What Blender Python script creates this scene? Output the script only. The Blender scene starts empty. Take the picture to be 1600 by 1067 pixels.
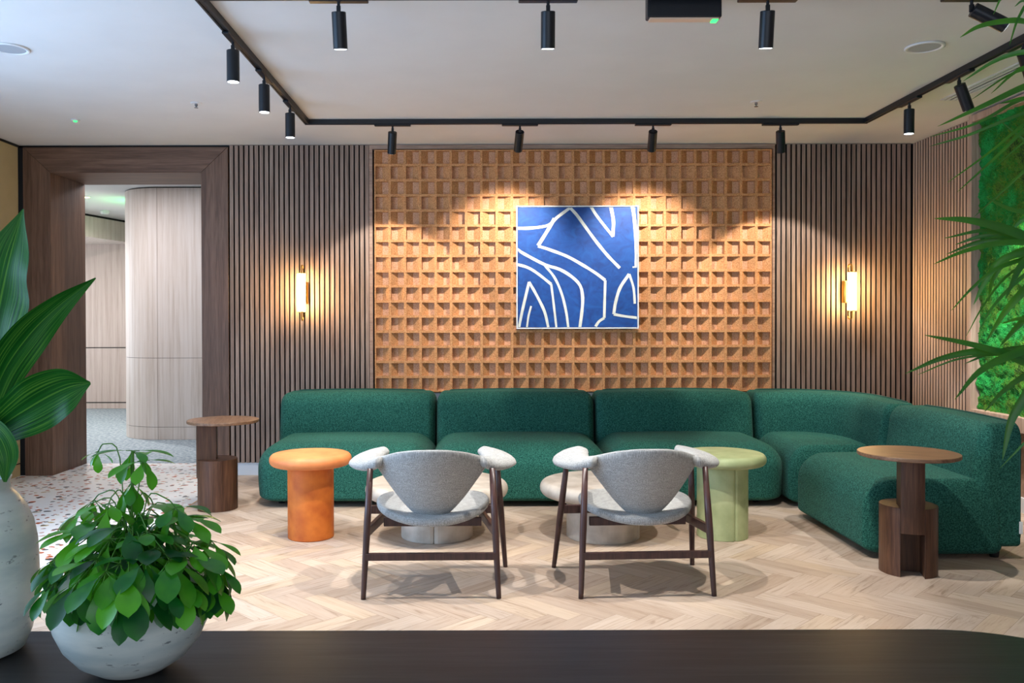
import bpy, bmesh, math, random
from mathutils import Vector, Matrix, noise
random.seed(7)
S = bpy.context.scene
C = S.collection
PI = math.pi
R = math.radians

# ------------------------------------------------------------------ camera
FPX = 1333.0
CAMZ = 1.274
cd = bpy.data.cameras.new('camera'); cam = bpy.data.objects.new('camera', cd); C.objects.link(cam)
cd.sensor_width = 36; cd.lens = 36*FPX/1600
cam.location = (0, 0, CAMZ)
PITCH = R(0.6)
cam.rotation_euler = (PI/2-PITCH, R(0.13), 0)
cd.shift_x = 51/1600; cd.shift_y = -(533.5-(503+FPX*math.tan(PITCH)))/1600
cd.clip_start = 0.05
S.camera = cam

# ------------------------------------------------------------------ view + world
S.view_settings.view_transform = 'Standard'
S.view_settings.look = 'None'
S.view_settings.exposure = 0.12
S.view_settings.gamma = 1.0
S.view_settings.use_curve_mapping = False
w = bpy.data.worlds.new('world'); S.world = w; w.use_nodes = True
w.node_tree.nodes['Background'].inputs[0].default_value = (0.55, 0.72, 1.0, 1)
w.node_tree.nodes['Background'].inputs[1].default_value = 0.6

# ------------------------------------------------------------------ lights of the room, added passage fills
def area(name, loc, rot, sx, sy, power, col):
    l = bpy.data.lights.new(name, 'AREA'); l.shape = 'RECTANGLE'; l.size = sx; l.size_y = sy
    l.energy = power; l.color = col
    o = bpy.data.objects.new(name, l); C.objects.link(o); o.location = loc; o.rotation_euler = rot
    return o
# daylight through the glazing behind and to the left of the camera
area('daylight_behind', (0.3, -2.9, 1.5), (R(90), 0, 0), 5.6, 2.1, 70, (0.85, 0.91, 1.0))
area('daylight_left', (-3.76, 2.5, 1.5), (R(90), 0, R(-90)), 4.2, 2.1, 190, (0.42, 0.66, 1.0))
# added fill for the passage behind the doorway
area('passage_fill_side', (-6.9, 10.5, 1.5), (R(90), 0, R(-90)), 3.0, 2.0, 60, (0.80, 0.88, 1.0))  # added side fill, the passage wall has no window here
area('passage_fill_top', (-4.2, 8.12, 2.735), (0, 0, 0), 2.4, 0.6, 56, (0.97, 0.95, 1.0))  # unseen panel added behind the lintel to brighten the passage

def spot_light(name, loc, aim, power, size=60, blend=0.25, col=(1.0, 0.95, 0.88), r=0.013):
    l = bpy.data.lights.new(name, 'SPOT'); l.energy = power; l.spot_size = R(size); l.spot_blend = blend
    l.color = col; l.shadow_soft_size = r
    o = bpy.data.objects.new(name, l); C.objects.link(o); o.location = loc
    d = Vector(aim)-Vector(loc)
    o.rotation_euler = d.to_track_quat('-Z', 'Y').to_euler()
    return o

# ------------------------------------------------------------------ material helpers
def s2l(c):
    return tuple(((v/255)/12.92 if v/255 <= .04045 else ((v/255+.055)/1.055)**2.4) for v in c)+(1,)
def newmat(name):
    m = bpy.data.materials.new(name); m.use_nodes = True
    nt = m.node_tree; b = nt.nodes['Principled BSDF']
    return m, nt, b
def nd(nt, t, **kw):
    n = nt.nodes.new(t)
    for k, v in kw.items():
        if k.startswith('i_'):
            key = k[2:]; key = int(key) if key.isdigit() else key.replace('_', ' ')
            n.inputs[key].default_value = v
        else: setattr(n, k, v)
    return n
def ramp(nt, fac, stops, interp='LINEAR'):
    r = nd(nt, 'ShaderNodeValToRGB'); r.color_ramp.interpolation = interp
    e = r.color_ramp.elements
    while len(e) > 1: e.remove(e[-1])
    e[0].position = stops[0][0]; e[0].color = stops[0][1]
    for p, c in stops[1:]:
        q = e.new(p); q.color = c
    nt.links.new(fac, r.inputs[0]); return r.outputs[0]
def coords(nt, scale=(1, 1, 1), rot=(0, 0, 0), src='Object'):
    tc = nd(nt, 'ShaderNodeTexCoord'); mp = nd(nt, 'ShaderNodeMapping')
    mp.inputs['Scale'].default_value = scale; mp.inputs['Rotation'].default_value = rot
    nt.links.new(tc.outputs[src], mp.inputs['Vector']); return mp.outputs[0]
def bump(nt, b, h, strength=.3, dist=.002):
    n = nd(nt, 'ShaderNodeBump'); n.inputs['Strength'].default_value = strength; n.inputs['Distance'].default_value = dist
    nt.links.new(h, n.inputs['Height']); nt.links.new(n.outputs[0], b.inputs['Normal'])
def plain(name, col, rough=.5, metal=0, spec=.5):
    m, nt, b = newmat(name)
    b.inputs['Base Color'].default_value = s2l(col); b.inputs['Roughness'].default_value = rough
    b.inputs['Metallic'].default_value = metal; b.inputs['Specular IOR Level'].default_value = spec
    return m
def noisy(name, c1, c2, scale=20, rough=.6, bscale=None, bstr=.2, bdist=.002, stretch=(1, 1, 1), detail=4, lo=.35, hi=.65, spec=.4):
    m, nt, b = newmat(name)
    v = coords(nt, stretch)
    n = nd(nt, 'ShaderNodeTexNoise', i_Scale=scale, i_Detail=detail); nt.links.new(v, n.inputs['Vector'])
    nt.links.new(ramp(nt, n.outputs[0], [(lo, s2l(c1)), (hi, s2l(c2))]), b.inputs['Base Color'])
    b.inputs['Roughness'].default_value = rough; b.inputs['Specular IOR Level'].default_value = spec
    if bscale:
        n2 = nd(nt, 'ShaderNodeTexNoise', i_Scale=bscale, i_Detail=3); nt.links.new(v, n2.inputs['Vector'])
        bump(nt, b, n2.outputs[0], bstr, bdist)
    return m
def wood(name, c1, c2, c3, stretch=(30, 30, 1.5), rough=.5, rings=.5, spec=.35):
    """grain runs along the axis with the small stretch"""
    m, nt, b = newmat(name)
    v = coords(nt, stretch)
    n = nd(nt, 'ShaderNodeTexNoise', i_Scale=1.0, i_Detail=6, i_Roughness=.62, i_Distortion=rings); nt.links.new(v, n.inputs['Vector'])
    v2 = coords(nt, tuple(s*5 for s in stretch))
    n2 = nd(nt, 'ShaderNodeTexNoise', i_Scale=1.0, i_Detail=3); nt.links.new(v2, n2.inputs['Vector'])
    mx = nd(nt, 'ShaderNodeMath', operation='MULTIPLY_ADD'); mx.inputs[1].default_value = .35; nt.links.new(n2.outputs[0], mx.inputs[0]); nt.links.new(n.outputs[0], mx.inputs[2])
    nt.links.new(ramp(nt, mx.outputs[0], [(.45, s2l(c1)), (.66, s2l(c2)), (.9, s2l(c3))]), b.inputs['Base Color'])
    b.inputs['Roughness'].default_value = rough; b.inputs['Specular IOR Level'].default_value = spec
    bump(nt, b, mx.outputs[0], .25, .001)
    return m
def emis(name, col, strength):
    m, nt, b = newmat(name)
    b.inputs['Base Color'].default_value = s2l(col); b.inputs['Emission Color'].default_value = s2l(col)
    b.inputs['Emission Strength'].default_value = strength
    return m

M = {}
M['ceiling'] = noisy('ceiling_paint', (210, 209, 208), (214, 213, 212), 3, .9)
M['plaster'] = plain('white_wall_paint', (222, 220, 216), .85)
M['skirt'] = plain('pale_grey_skirting', (205, 208, 212), .5)
M['olive'] = noisy('olive_cream_panel', (174, 160, 124), (182, 168, 131), 4, .6)
M['black'] = plain('black_gap', (12, 12, 13), .8)
M['slat'] = wood('slat_oak', (106, 84, 71), (138, 115, 100), (164, 141, 126), (38, 38, 1.6), .55)
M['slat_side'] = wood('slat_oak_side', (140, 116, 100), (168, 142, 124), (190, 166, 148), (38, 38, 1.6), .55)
M['portal_v'] = wood('portal_oak_vertical', (80, 57, 44), (104, 78, 62), (126, 97, 79), (26, 26, 1.4), .5, .8)
M['portal_h'] = wood('portal_oak_horizontal', (80, 57, 44), (104, 78, 62), (126, 97, 79), (1.4, 26, 26), .5, .8)
M['frame_wood'] = wood('trim_oak', (128, 100, 84), (152, 124, 106), (172, 146, 128), (3, 30, 30), .5)
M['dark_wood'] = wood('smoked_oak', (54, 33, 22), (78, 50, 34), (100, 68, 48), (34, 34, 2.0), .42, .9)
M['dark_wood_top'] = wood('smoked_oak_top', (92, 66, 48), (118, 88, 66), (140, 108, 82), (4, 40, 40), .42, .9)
M['dark_wood_cap'] = wood('smoked_oak_edge', (62, 40, 28), (86, 57, 40), (108, 75, 54), (6, 6, 30), .42, .5)
M['leg_wood'] = wood('dark_walnut_leg', (48, 30, 28), (66, 42, 38), (84, 56, 50), (40, 40, 3), .35, .4, .5)
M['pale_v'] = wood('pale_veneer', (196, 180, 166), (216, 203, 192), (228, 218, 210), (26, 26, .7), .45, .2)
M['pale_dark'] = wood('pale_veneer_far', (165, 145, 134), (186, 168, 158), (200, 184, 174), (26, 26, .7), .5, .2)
M['table_top'] = wood('near_table_oak', (26, 26, 28), (38, 38, 40), (58, 57, 58), (1.8, 26, 26), .36, .6, .35)
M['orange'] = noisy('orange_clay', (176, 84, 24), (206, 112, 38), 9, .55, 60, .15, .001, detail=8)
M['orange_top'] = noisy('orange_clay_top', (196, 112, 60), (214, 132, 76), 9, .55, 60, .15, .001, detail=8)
M['sage'] = noisy('sage_clay', (146, 156, 110), (172, 180, 132), 8, .55, 60, .15, .001, detail=8)
M['stone'] = noisy('cream_clay', (156, 145, 131), (184, 174, 161), 9, .5, 60, .12, .001, detail=8)
M['metal_black'] = plain('black_powder_coat', (22, 26, 32), .38, .3)
M['track'] = plain('black_track', (26, 27, 30), .45, .2)
M['brass'] = plain('brushed_brass', (196, 152, 70), .28, 1.0)
M['white_plastic'] = plain('white_plastic', (214, 214, 214), .5)
M['grille'] = noisy('grey_grille', (150, 154, 160), (172, 175, 180), 900, .7)
M['lens'] = emis('spot_lens', (235, 245, 255), 6.0)
M['lens_off'] = plain('dark_lens', (30, 30, 32), .3)
M['tube'] = emis('sconce_glass', (255, 212, 145), 95.0)
M['green_led'] = emis('green_led', (40, 255, 90), 3.5)
M['cream_strip'] = plain('cream_diffuser', (220, 190, 165), .5)
M['soil'] = noisy('dark_soil', (60, 45, 34), (96, 76, 58), 60, .95, 80, .8, .004)
M['pot_dark'] = plain('charcoal_pot', (60, 62, 64), .6)
M['frame_white'] = plain('white_painting_frame', (232, 232, 230), .5)
M['window_frame'] = plain('window_frame', (70, 72, 75), .5)

def fabric(name, c1, c2, scale, bstr, bdist, rough=.95, sheen=.3):
    m, nt, b = newmat(name)
    v = coords(nt)
    n = nd(nt, 'ShaderNodeTexVoronoi', i_Scale=scale); nt.links.new(v, n.inputs['Vector'])
    n3 = nd(nt, 'ShaderNodeTexNoise', i_Scale=scale*.55, i_Detail=4); nt.links.new(v, n3.inputs['Vector'])
    mx = nd(nt, 'ShaderNodeMath', operation='MULTIPLY_ADD'); mx.inputs[1].default_value = -.5; nt.links.new(n.outputs['Distance'], mx.inputs[0]); nt.links.new(n3.outputs[0], mx.inputs[2])
    nt.links.new(ramp(nt, mx.outputs[0], [(.05, s2l(c1)), (.5, s2l(c2))]), b.inputs['Base Color'])
    b.inputs['Roughness'].default_value = rough; b.inputs['Specular IOR Level'].default_value = .15
    b.inputs['Sheen Weight'].default_value = sheen; b.inputs['Sheen Roughness'].default_value = .4
    bump(nt, b, mx.outputs[0], bstr, bdist)
    return m
M['boucle'] = fabric('green_boucle', (16, 58, 50), (54, 112, 96), 230, .9, .003, sheen=.03)
M['piping'] = plain('green_piping', (22, 72, 60), .9)

def weave(name, c1, c2, c3):
    m, nt, b = newmat(name)
    va = coords(nt, (520, 520, 25)); vb = coords(nt, (25, 25, 520))
    a = nd(nt, 'ShaderNodeTexNoise', i_Scale=1, i_Detail=2); nt.links.new(va, a.inputs['Vector'])
    c = nd(nt, 'ShaderNodeTexNoise', i_Scale=1, i_Detail=2); nt.links.new(vb, c.inputs['Vector'])
    mx = nd(nt, 'ShaderNodeMath', operation='MULTIPLY_ADD'); mx.inputs[1].default_value = .3; nt.links.new(c.outputs[0], mx.inputs[0]); nt.links.new(a.outputs[0], mx.inputs[2])
    h = nd(nt, 'ShaderNodeMath', operation='MULTIPLY'); h.inputs[1].default_value = .77; nt.links.new(mx.outputs[0], h.inputs[0])
    nt.links.new(ramp(nt, h.outputs[0], [(.36, s2l(c1)), (.5, s2l(c2)), (.64, s2l(c3))]), b.inputs['Base Color'])
    b.inputs['Roughness'].default_value = .95; b.inputs['Specular IOR Level'].default_value = .15
    b.inputs['Sheen Weight'].default_value = .15
    bump(nt, b, h.outputs[0], .25, .001)
    return m
M['weave'] = weave('grey_woven_fabric', (120, 120, 117), (152, 152, 149), (182, 182, 179))

def cork(name, c1, c2, c3):
    m, nt, b = newmat(name)
    v = coords(nt)
    n = nd(nt, 'ShaderNodeTexVoronoi', i_Scale=230); nt.links.new(v, n.inputs['Vector'])
    n2 = nd(nt, 'ShaderNodeTexNoise', i_Scale=120, i_Detail=5); nt.links.new(v, n2.inputs['Vector'])
    mx = nd(nt, 'ShaderNodeMix', data_type='RGBA'); 
    nt.links.new(ramp(nt, n2.outputs[0], [(.35, s2l(c1)), (.5, s2l(c2)), (.68, s2l(c3))]), mx.inputs[6])
    sp = nd(nt, 'ShaderNodeSeparateColor'); nt.links.new(n.outputs['Color'], sp.inputs[0])
    nt.links.new(ramp(nt, sp.outputs[0], [(0, s2l(c1)), (.15, s2l(c2)), (1, s2l(c3))]), mx.inputs[7])
    mx.inputs[0].default_value = .45
    nt.links.new(mx.outputs[2], b.inputs['Base Color'])
    b.inputs['Roughness'].default_value = .85; b.inputs['Specular IOR Level'].default_value = .25
    bump(nt, b, n2.outputs[0], .35, .001)
    return m
M['cork'] = cork('cork', (138, 88, 48), (188, 130, 82), (212, 158, 110))
M['cork_flat'] = cork('cork_painted_sheen', (150, 104, 72), (196, 146, 110), (218, 172, 138))  # paler tone paints a daylight sheen into the flat recess bottoms

def ceramic(name):
    m, nt, b = newmat(name)
    v = coords(nt, (1, 1, 3.5))
    n = nd(nt, 'ShaderNodeTexNoise', i_Scale=7, i_Detail=5); nt.links.new(v, n.inputs['Vector'])
    base = ramp(nt, n.outputs[0], [(.35, s2l((176, 190, 190))), (.6, s2l((216, 222, 216)))])
    n2 = nd(nt, 'ShaderNodeTexNoise', i_Scale=38, i_Detail=7, i_Roughness=.7); nt.links.new(coords(nt, (1, 1, 2.6)), n2.inputs['Vector'])
    msk = ramp(nt, n2.outputs[0], [(.355, (1, 1, 1, 1)), (.39, (0, 0, 0, 1))])
    mx = nd(nt, 'ShaderNodeMix', data_type='RGBA'); nt.links.new(msk, mx.inputs[0]); nt.links.new(base, mx.inputs[6]); mx.inputs[7].default_value = s2l((120, 128, 130))
    nt.links.new(mx.outputs[2], b.inputs['Base Color'])
    b.inputs['Roughness'].default_value = .32
    n3 = nd(nt, 'ShaderNodeTexNoise', i_Scale=60, i_Detail=3); nt.links.new(v, n3.inputs['Vector'])
    bump(nt, b, n3.outputs[0], .15, .001)
    return m
M['ceramic'] = ceramic('speckled_white_ceramic')

def leafmat(name, c1, c2, c3, scale, rough=.38, tone=False):
    m, nt, b = newmat(name)
    v = coords(nt)
    n = nd(nt, 'ShaderNodeTexNoise', i_Scale=scale, i_Detail=3); nt.links.new(v, n.inputs['Vector'])
    fac = n.outputs[0]
    if tone:
        at_ = nd(nt, 'ShaderNodeAttribute', attribute_name='tone'); sp = nd(nt, 'ShaderNodeSeparateColor'); nt.links.new(at_.outputs['Color'], sp.inputs[0])
        ma = nd(nt, 'ShaderNodeMath', operation='MULTIPLY_ADD'); ma.inputs[1].default_value = .35; nt.links.new(n.outputs[0], ma.inputs[0])
        mb = nd(nt, 'ShaderNodeMath', operation='MULTIPLY_ADD'); mb.inputs[1].default_value = .55; mb.inputs[2].default_value = .05; nt.links.new(sp.outputs[0], mb.inputs[0]); nt.links.new(mb.outputs[0], ma.inputs[2]); fac = ma.outputs[0]
    nt.links.new(ramp(nt, fac, [(.3, s2l(c1)), (.5, s2l(c2)), (.72, s2l(c3))]), b.inputs['Base Color'])
    b.inputs['Roughness'].default_value = rough
    b.inputs['Subsurface Weight'].default_value = 0
    tr = nd(nt, 'ShaderNodeBsdfTranslucent'); tr.inputs[0].default_value = s2l((110, 190, 40))
    ms = nd(nt, 'ShaderNodeMixShader'); ms.inputs[0].default_value = .22
    out = nt.nodes['Material Output']
    nt.links.new(b.outputs[0], ms.inputs[1]); nt.links.new(tr.outputs[0], ms.inputs[2]); nt.links.new(ms.outputs[0], out.inputs[0])
    return m
M['umbrella_leaf'] = leafmat('umbrella_leaf', (4, 70, 34), (16, 108, 34), (88, 176, 36), 30, .32, True)
M['umbrella_stem'] = plain('green_stem', (72, 130, 40), .5)
M['palm_leaf'] = leafmat('palm_leaf', (8, 66, 34), (20, 92, 34), (64, 134, 36), 5, .4)

def striped_leaf(name):
    m, nt, b = newmat(name)
    uv = nd(nt, 'ShaderNodeUVMap'); mp = nd(nt, 'ShaderNodeMapping'); mp.inputs['Scale'].default_value = (26, 1.2, 1)
    nt.links.new(uv.outputs[0], mp.inputs[0])
    n = nd(nt, 'ShaderNodeTexNoise', i_Scale=1, i_Detail=3); nt.links.new(mp.outputs[0], n.inputs['Vector'])
    nt.links.new(ramp(nt, n.outputs[0], [(.32, s2l((8, 66, 18))), (.52, s2l((22, 94, 26))), (.72, s2l((100, 156, 56)))]), b.inputs['Base Color'])
    b.inputs['Roughness'].default_value = .45; b.inputs['Specular IOR Level'].default_value = .2
    bump(nt, b, n.outputs[0], .3, .002)
    return m
M['broad_leaf'] = striped_leaf('broad_striped_leaf')

def moss():
    m, nt, b = newmat('preserved_moss')
    v = coords(nt)
    n = nd(nt, 'ShaderNodeTexNoise', i_Scale=5, i_Detail=2); nt.links.new(v, n.inputs['Vector'])
    n2 = nd(nt, 'ShaderNodeTexNoise', i_Scale=150, i_Detail=4); nt.links.new(v, n2.inputs['Vector'])
    mx = nd(nt, 'ShaderNodeMath', operation='MULTIPLY_ADD'); mx.inputs[1].default_value = .7; nt.links.new(n2.outputs[0], mx.inputs[0]); nt.links.new(n.outputs[0], mx.inputs[2])
    nt.links.new(ramp(nt, mx.outputs[0], [(.62, s2l((20, 66, 10))), (.74, s2l((92, 138, 18))), (.84, s2l((24, 126, 22))), (.94, s2l((10, 136, 42))), (1, s2l((26, 168, 72)))]), b.inputs['Base Color'])
    b.inputs['Roughness'].default_value = .9
    bump(nt, b, n2.outputs[0], 1.0, .02)
    return m
M['moss'] = moss()

def herring():
    m, nt, b = newmat('herringbone_oak')
    uv = nd(nt, 'ShaderNodeUVMap'); at = nd(nt, 'ShaderNodeAttribute', attribute_name='plank')
    add = nd(nt, 'ShaderNodeVectorMath', operation='ADD')
    sc = nd(nt, 'ShaderNodeVectorMath', operation='SCALE'); sc.inputs[3].default_value = 37.0
    nt.links.new(at.outputs['Color'], sc.inputs[0]); nt.links.new(uv.outputs[0], add.inputs[0]); nt.links.new(sc.outputs[0], add.inputs[1])
    mp = nd(nt, 'ShaderNodeMapping'); mp.inputs['Scale'].default_value = (3.2, 34, 1); nt.links.new(add.outputs[0], mp.inputs[0])
    n = nd(nt, 'ShaderNodeTexNoise', i_Scale=1, i_Detail=7, i_Roughness=.6, i_Distortion=1.4); nt.links.new(mp.outputs[0], n.inputs['Vector'])
    sp = nd(nt, 'ShaderNodeSeparateColor'); nt.links.new(at.outputs['Color'], sp.inputs[0])
    base = ramp(nt, sp.outputs[0], [(0, s2l((170, 149, 130))), (.35, s2l((180, 160, 142))), (.7, s2l((192, 174, 157))), (1, s2l((186, 164, 140)))])
    gr = ramp(nt, n.outputs[0], [(.32, (.52, .45, .38, 1)), (.44, (.88, .85, .82, 1)), (.6, (1, 1, 1, 1))])
    mx = nd(nt, 'ShaderNodeMix', data_type='RGBA', blend_type='MULTIPLY'); mx.inputs[0].default_value = .75
    nt.links.new(base, mx.inputs[6]); nt.links.new(gr, mx.inputs[7]); nt.links.new(mx.outputs[2], b.inputs['Base Color'])
    b.inputs['Roughness'].default_value = .5; b.inputs['Specular IOR Level'].default_value = .35
    bump(nt, b, n.outputs[0], .15, .001)
    return m
M['herring'] = herring()

def terrazzo():
    m, nt, b = newmat('terrazzo')
    v = coords(nt)
    nz = nd(nt, 'ShaderNodeTexNoise', i_Scale=14, i_Detail=2); nt.links.new(v, nz.inputs['Vector'])
    mxv = nd(nt, 'ShaderNodeMix', data_type='RGBA'); mxv.inputs[0].default_value = .06
    nt.links.new(v, mxv.inputs[6]); nt.links.new(nz.outputs['Color'], mxv.inputs[7])
    col = None
    prev = nd(nt, 'ShaderNodeRGB'); prev.outputs[0].default_value = s2l((232, 231, 228)); col = prev.outputs[0]
    for sc_, th, keep, off in ((11, .22, .46, 0), (20, .24, .44, 5.3)):
        mp = nd(nt, 'ShaderNodeMapping'); mp.inputs['Location'].default_value = (off, off, 0); mp.inputs['Rotation'].default_value = (0, 0, off)
        nt.links.new(mxv.outputs[2], mp.inputs[0])
        vo = nd(nt, 'ShaderNodeTexVoronoi', i_Scale=sc_); vo.voronoi_dimensions = '2D'; nt.links.new(mp.outputs[0], vo.inputs['Vector'])
        sp = nd(nt, 'ShaderNodeSeparateColor'); nt.links.new(vo.outputs['Color'], sp.inputs[0])
        lt = nd(nt, 'ShaderNodeMath', operation='LESS_THAN'); lt.inputs[1].default_value = th; nt.links.new(vo.outputs['Distance'], lt.inputs[0])
        k = nd(nt, 'ShaderNodeMath', operation='LESS_THAN'); k.inputs[1].default_value = keep; nt.links.new(sp.outputs[0], k.inputs[0])
        mm = nd(nt, 'ShaderNodeMath', operation='MULTIPLY'); nt.links.new(lt.outputs[0], mm.inputs[0]); nt.links.new(k.outputs[0], mm.inputs[1])
        cc = ramp(nt, sp.outputs[1], [(0, s2l((176, 82, 36))), (.34, s2l((200, 122, 76))), (.52, s2l((196, 172, 130))), (.66, s2l((52, 54, 56))), (.9, s2l((120, 116, 108)))], 'CONSTANT')
        mx = nd(nt, 'ShaderNodeMix', data_type='RGBA'); nt.links.new(mm.outputs[0], mx.inputs[0]); nt.links.new(col, mx.inputs[6]); nt.links.new(cc, mx.inputs[7])
        col = mx.outputs[2]
    nt.links.new(col, b.inputs['Base Color']); b.inputs['Roughness'].default_value = .35
    return m
M['terrazzo'] = terrazzo()
M['carpet'] = noisy('blue_grey_carpet', (120, 134, 142), (176, 186, 190), 30, .98, 200, .6, .004, stretch=(1, 1, 1), detail=8)

def paint_blue():
    m, nt, b = newmat('blue_brushed_paint')
    v = coords(nt, (7, 7, 9), (0, .7, 0))
    n = nd(nt, 'ShaderNodeTexNoise', i_Scale=1.3, i_Detail=6, i_Distortion=1.5); nt.links.new(v, n.inputs['Vector'])
    nt.links.new(ramp(nt, n.outputs[0], [(.25, s2l((2, 50, 116))), (.5, s2l((4, 66, 138))), (.8, s2l((14, 84, 156)))]), b.inputs['Base Color'])
    b.inputs['Roughness'].default_value = .6; bump(nt, b, n.outputs[0], .2, .001)
    return m
M['paint_blue'] = paint_blue()
M['paint_cream'] = noisy('cream_paint_line', (206, 208, 196), (222, 222, 210), 20, .6)

# ------------------------------------------------------------------ mesh helpers
def link(name, bm, mat, parent=None, smooth=False, kind=None):
    me = bpy.data.meshes.new(name)
    bmesh.ops.recalc_face_normals(bm, faces=bm.faces[:])
    if smooth:
        for f in bm.faces: f.smooth = True
    bm.to_mesh(me); bm.free()
    for m in (mat if isinstance(mat, (list, tuple)) else [mat]): me.materials.append(m)
    o = bpy.data.objects.new(name, me); C.objects.link(o)
    if parent: o.parent = parent
    if kind: o['kind'] = kind
    return o
def tag(o, label, cat, group=None, kind=None):
    o['label'] = label; o['category'] = cat
    if group: o['group'] = group
    if kind: o['kind'] = kind
    return o
def thing(name, label, cat, loc=(0, 0, 0), rz=0, group=None):
    o = bpy.data.objects.new(name, None); C.objects.link(o); o.location = loc; o.rotation_euler = (0, 0, rz)
    o.empty_display_size = .1
    return tag(o, label, cat, group)
def struct(name, bm, mat, parent=None, smooth=False):
    return link(name, bm, mat, parent, smooth, 'structure')
def B(): return bmesh.new()
def box(bm, x0, x1, y0, y1, z0, z1, mi=0):
    vs = [bm.verts.new(p) for p in ((x0, y0, z0), (x1, y0, z0), (x1, y1, z0), (x0, y1, z0), (x0, y0, z1), (x1, y0, z1), (x1, y1, z1), (x0, y1, z1))]
    for f in ((0, 3, 2, 1), (4, 5, 6, 7), (0, 1, 5, 4), (1, 2, 6, 5), (2, 3, 7, 6), (3, 0, 4, 7)):
        fc = bm.faces.new([vs[i] for i in f]); fc.material_index = mi
    return vs
def slat(bm, x0, x1, y0, y1, z0, z1, flank):
    box(bm, x0, x1, y0, y1, z0, z1); bm.faces.ensure_lookup_table()
    for f in bm.faces[-6:]:
        n = f.calc_center_median()
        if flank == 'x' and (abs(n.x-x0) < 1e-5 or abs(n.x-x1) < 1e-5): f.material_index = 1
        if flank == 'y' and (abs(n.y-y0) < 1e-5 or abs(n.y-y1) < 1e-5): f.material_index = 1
def prism(bm, pts, z0, z1, axis='z'):
    """closed outline extruded; pts are (a,b)"""
    def P3(a, b, t): return (a, b, t) if axis == 'z' else ((a, t, b) if axis == 'y' else (t, a, b))
    lo = [bm.verts.new(P3(a, b, z0)) for a, b in pts]; hi = [bm.verts.new(P3(a, b, z1)) for a, b in pts]
    n = len(pts)
    for i in range(n): bm.faces.new((lo[i], lo[(i+1) % n], hi[(i+1) % n], hi[i]))
    bm.faces.new(lo[::-1]); bm.faces.new(hi)
def lathe(bm, prof, cx=0, cy=0, seg=48, cap=True):
    rings = []
    for r, z in prof:
        rings.append([bm.verts.new((cx+r*math.cos(2*PI*i/seg), cy+r*math.sin(2*PI*i/seg), z)) for i in range(seg)])
    for a, b in zip(rings, rings[1:]):
        for i in range(seg): bm.faces.new((a[i], a[(i+1) % seg], b[(i+1) % seg], b[i]))
    if cap: bm.faces.new(rings[0][::-1]); bm.faces.new(rings[-1])
def tube(bm, pts, rad, seg=12, cap=True, flat=None):
    """pts list of Vectors, rad number or list; flat=(up scale) squashes the section vertically"""
    pts = [Vector(p) for p in pts]; n = len(pts)
    rads = rad if isinstance(rad, (list, tuple)) else [rad]*n
    rings = []; prev = None
    for i, p in enumerate(pts):
        d = (pts[min(i+1, n-1)]-pts[max(i-1, 0)]).normalized()
        ref = Vector((0, 0, 1)) if abs(d.z) < .95 else Vector((0, 1, 0))
        if prev is None: s = d.cross(ref).normalized()
        else:
            s = (prev-d*prev.dot(d))
            s = s.normalized() if s.length > 1e-6 else d.cross(ref).normalized()
        prev = s
        u = s.cross(d).normalized()
        ru = rads[i]*(flat if flat else 1)
        rings.append([bm.verts.new(p+s*rads[i]*math.cos(2*PI*k/seg)+u*ru*math.sin(2*PI*k/seg)) for k in range(seg)])
    for a, b in zip(rings, rings[1:]):
        for k in range(seg): bm.faces.new((a[k], a[(k+1) % seg], b[(k+1) % seg], b[k]))
    if cap: bm.faces.new(rings[0][::-1]); bm.faces.new(rings[-1])
def bez(pts, n=24):
    """Catmull-Rom through pts"""
    P = [Vector(p) for p in pts]; P = [2*P[0]-P[1]]+P+[2*P[-1]-P[-2]]
    out = []; k = len(P)-3
    for s in range(k):
        m = max(2, n//k)
        for j in range(m):
            t = j/m; p0, p1, p2, p3 = P[s:s+4]
            out.append(.5*((2*p1)+(-p0+p2)*t+(2*p0-5*p1+4*p2-p3)*t*t+(-p0+3*p1-3*p2+p3)*t**3))
    out.append(P[-2]); return out
def bevel(o, w=.003, seg=2):
    m = o.modifiers.new('bevel', 'BEVEL'); m.width = w; m.segments = seg; m.limit_method = 'ANGLE'; m.angle_limit = R(40)
    return o
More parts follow.
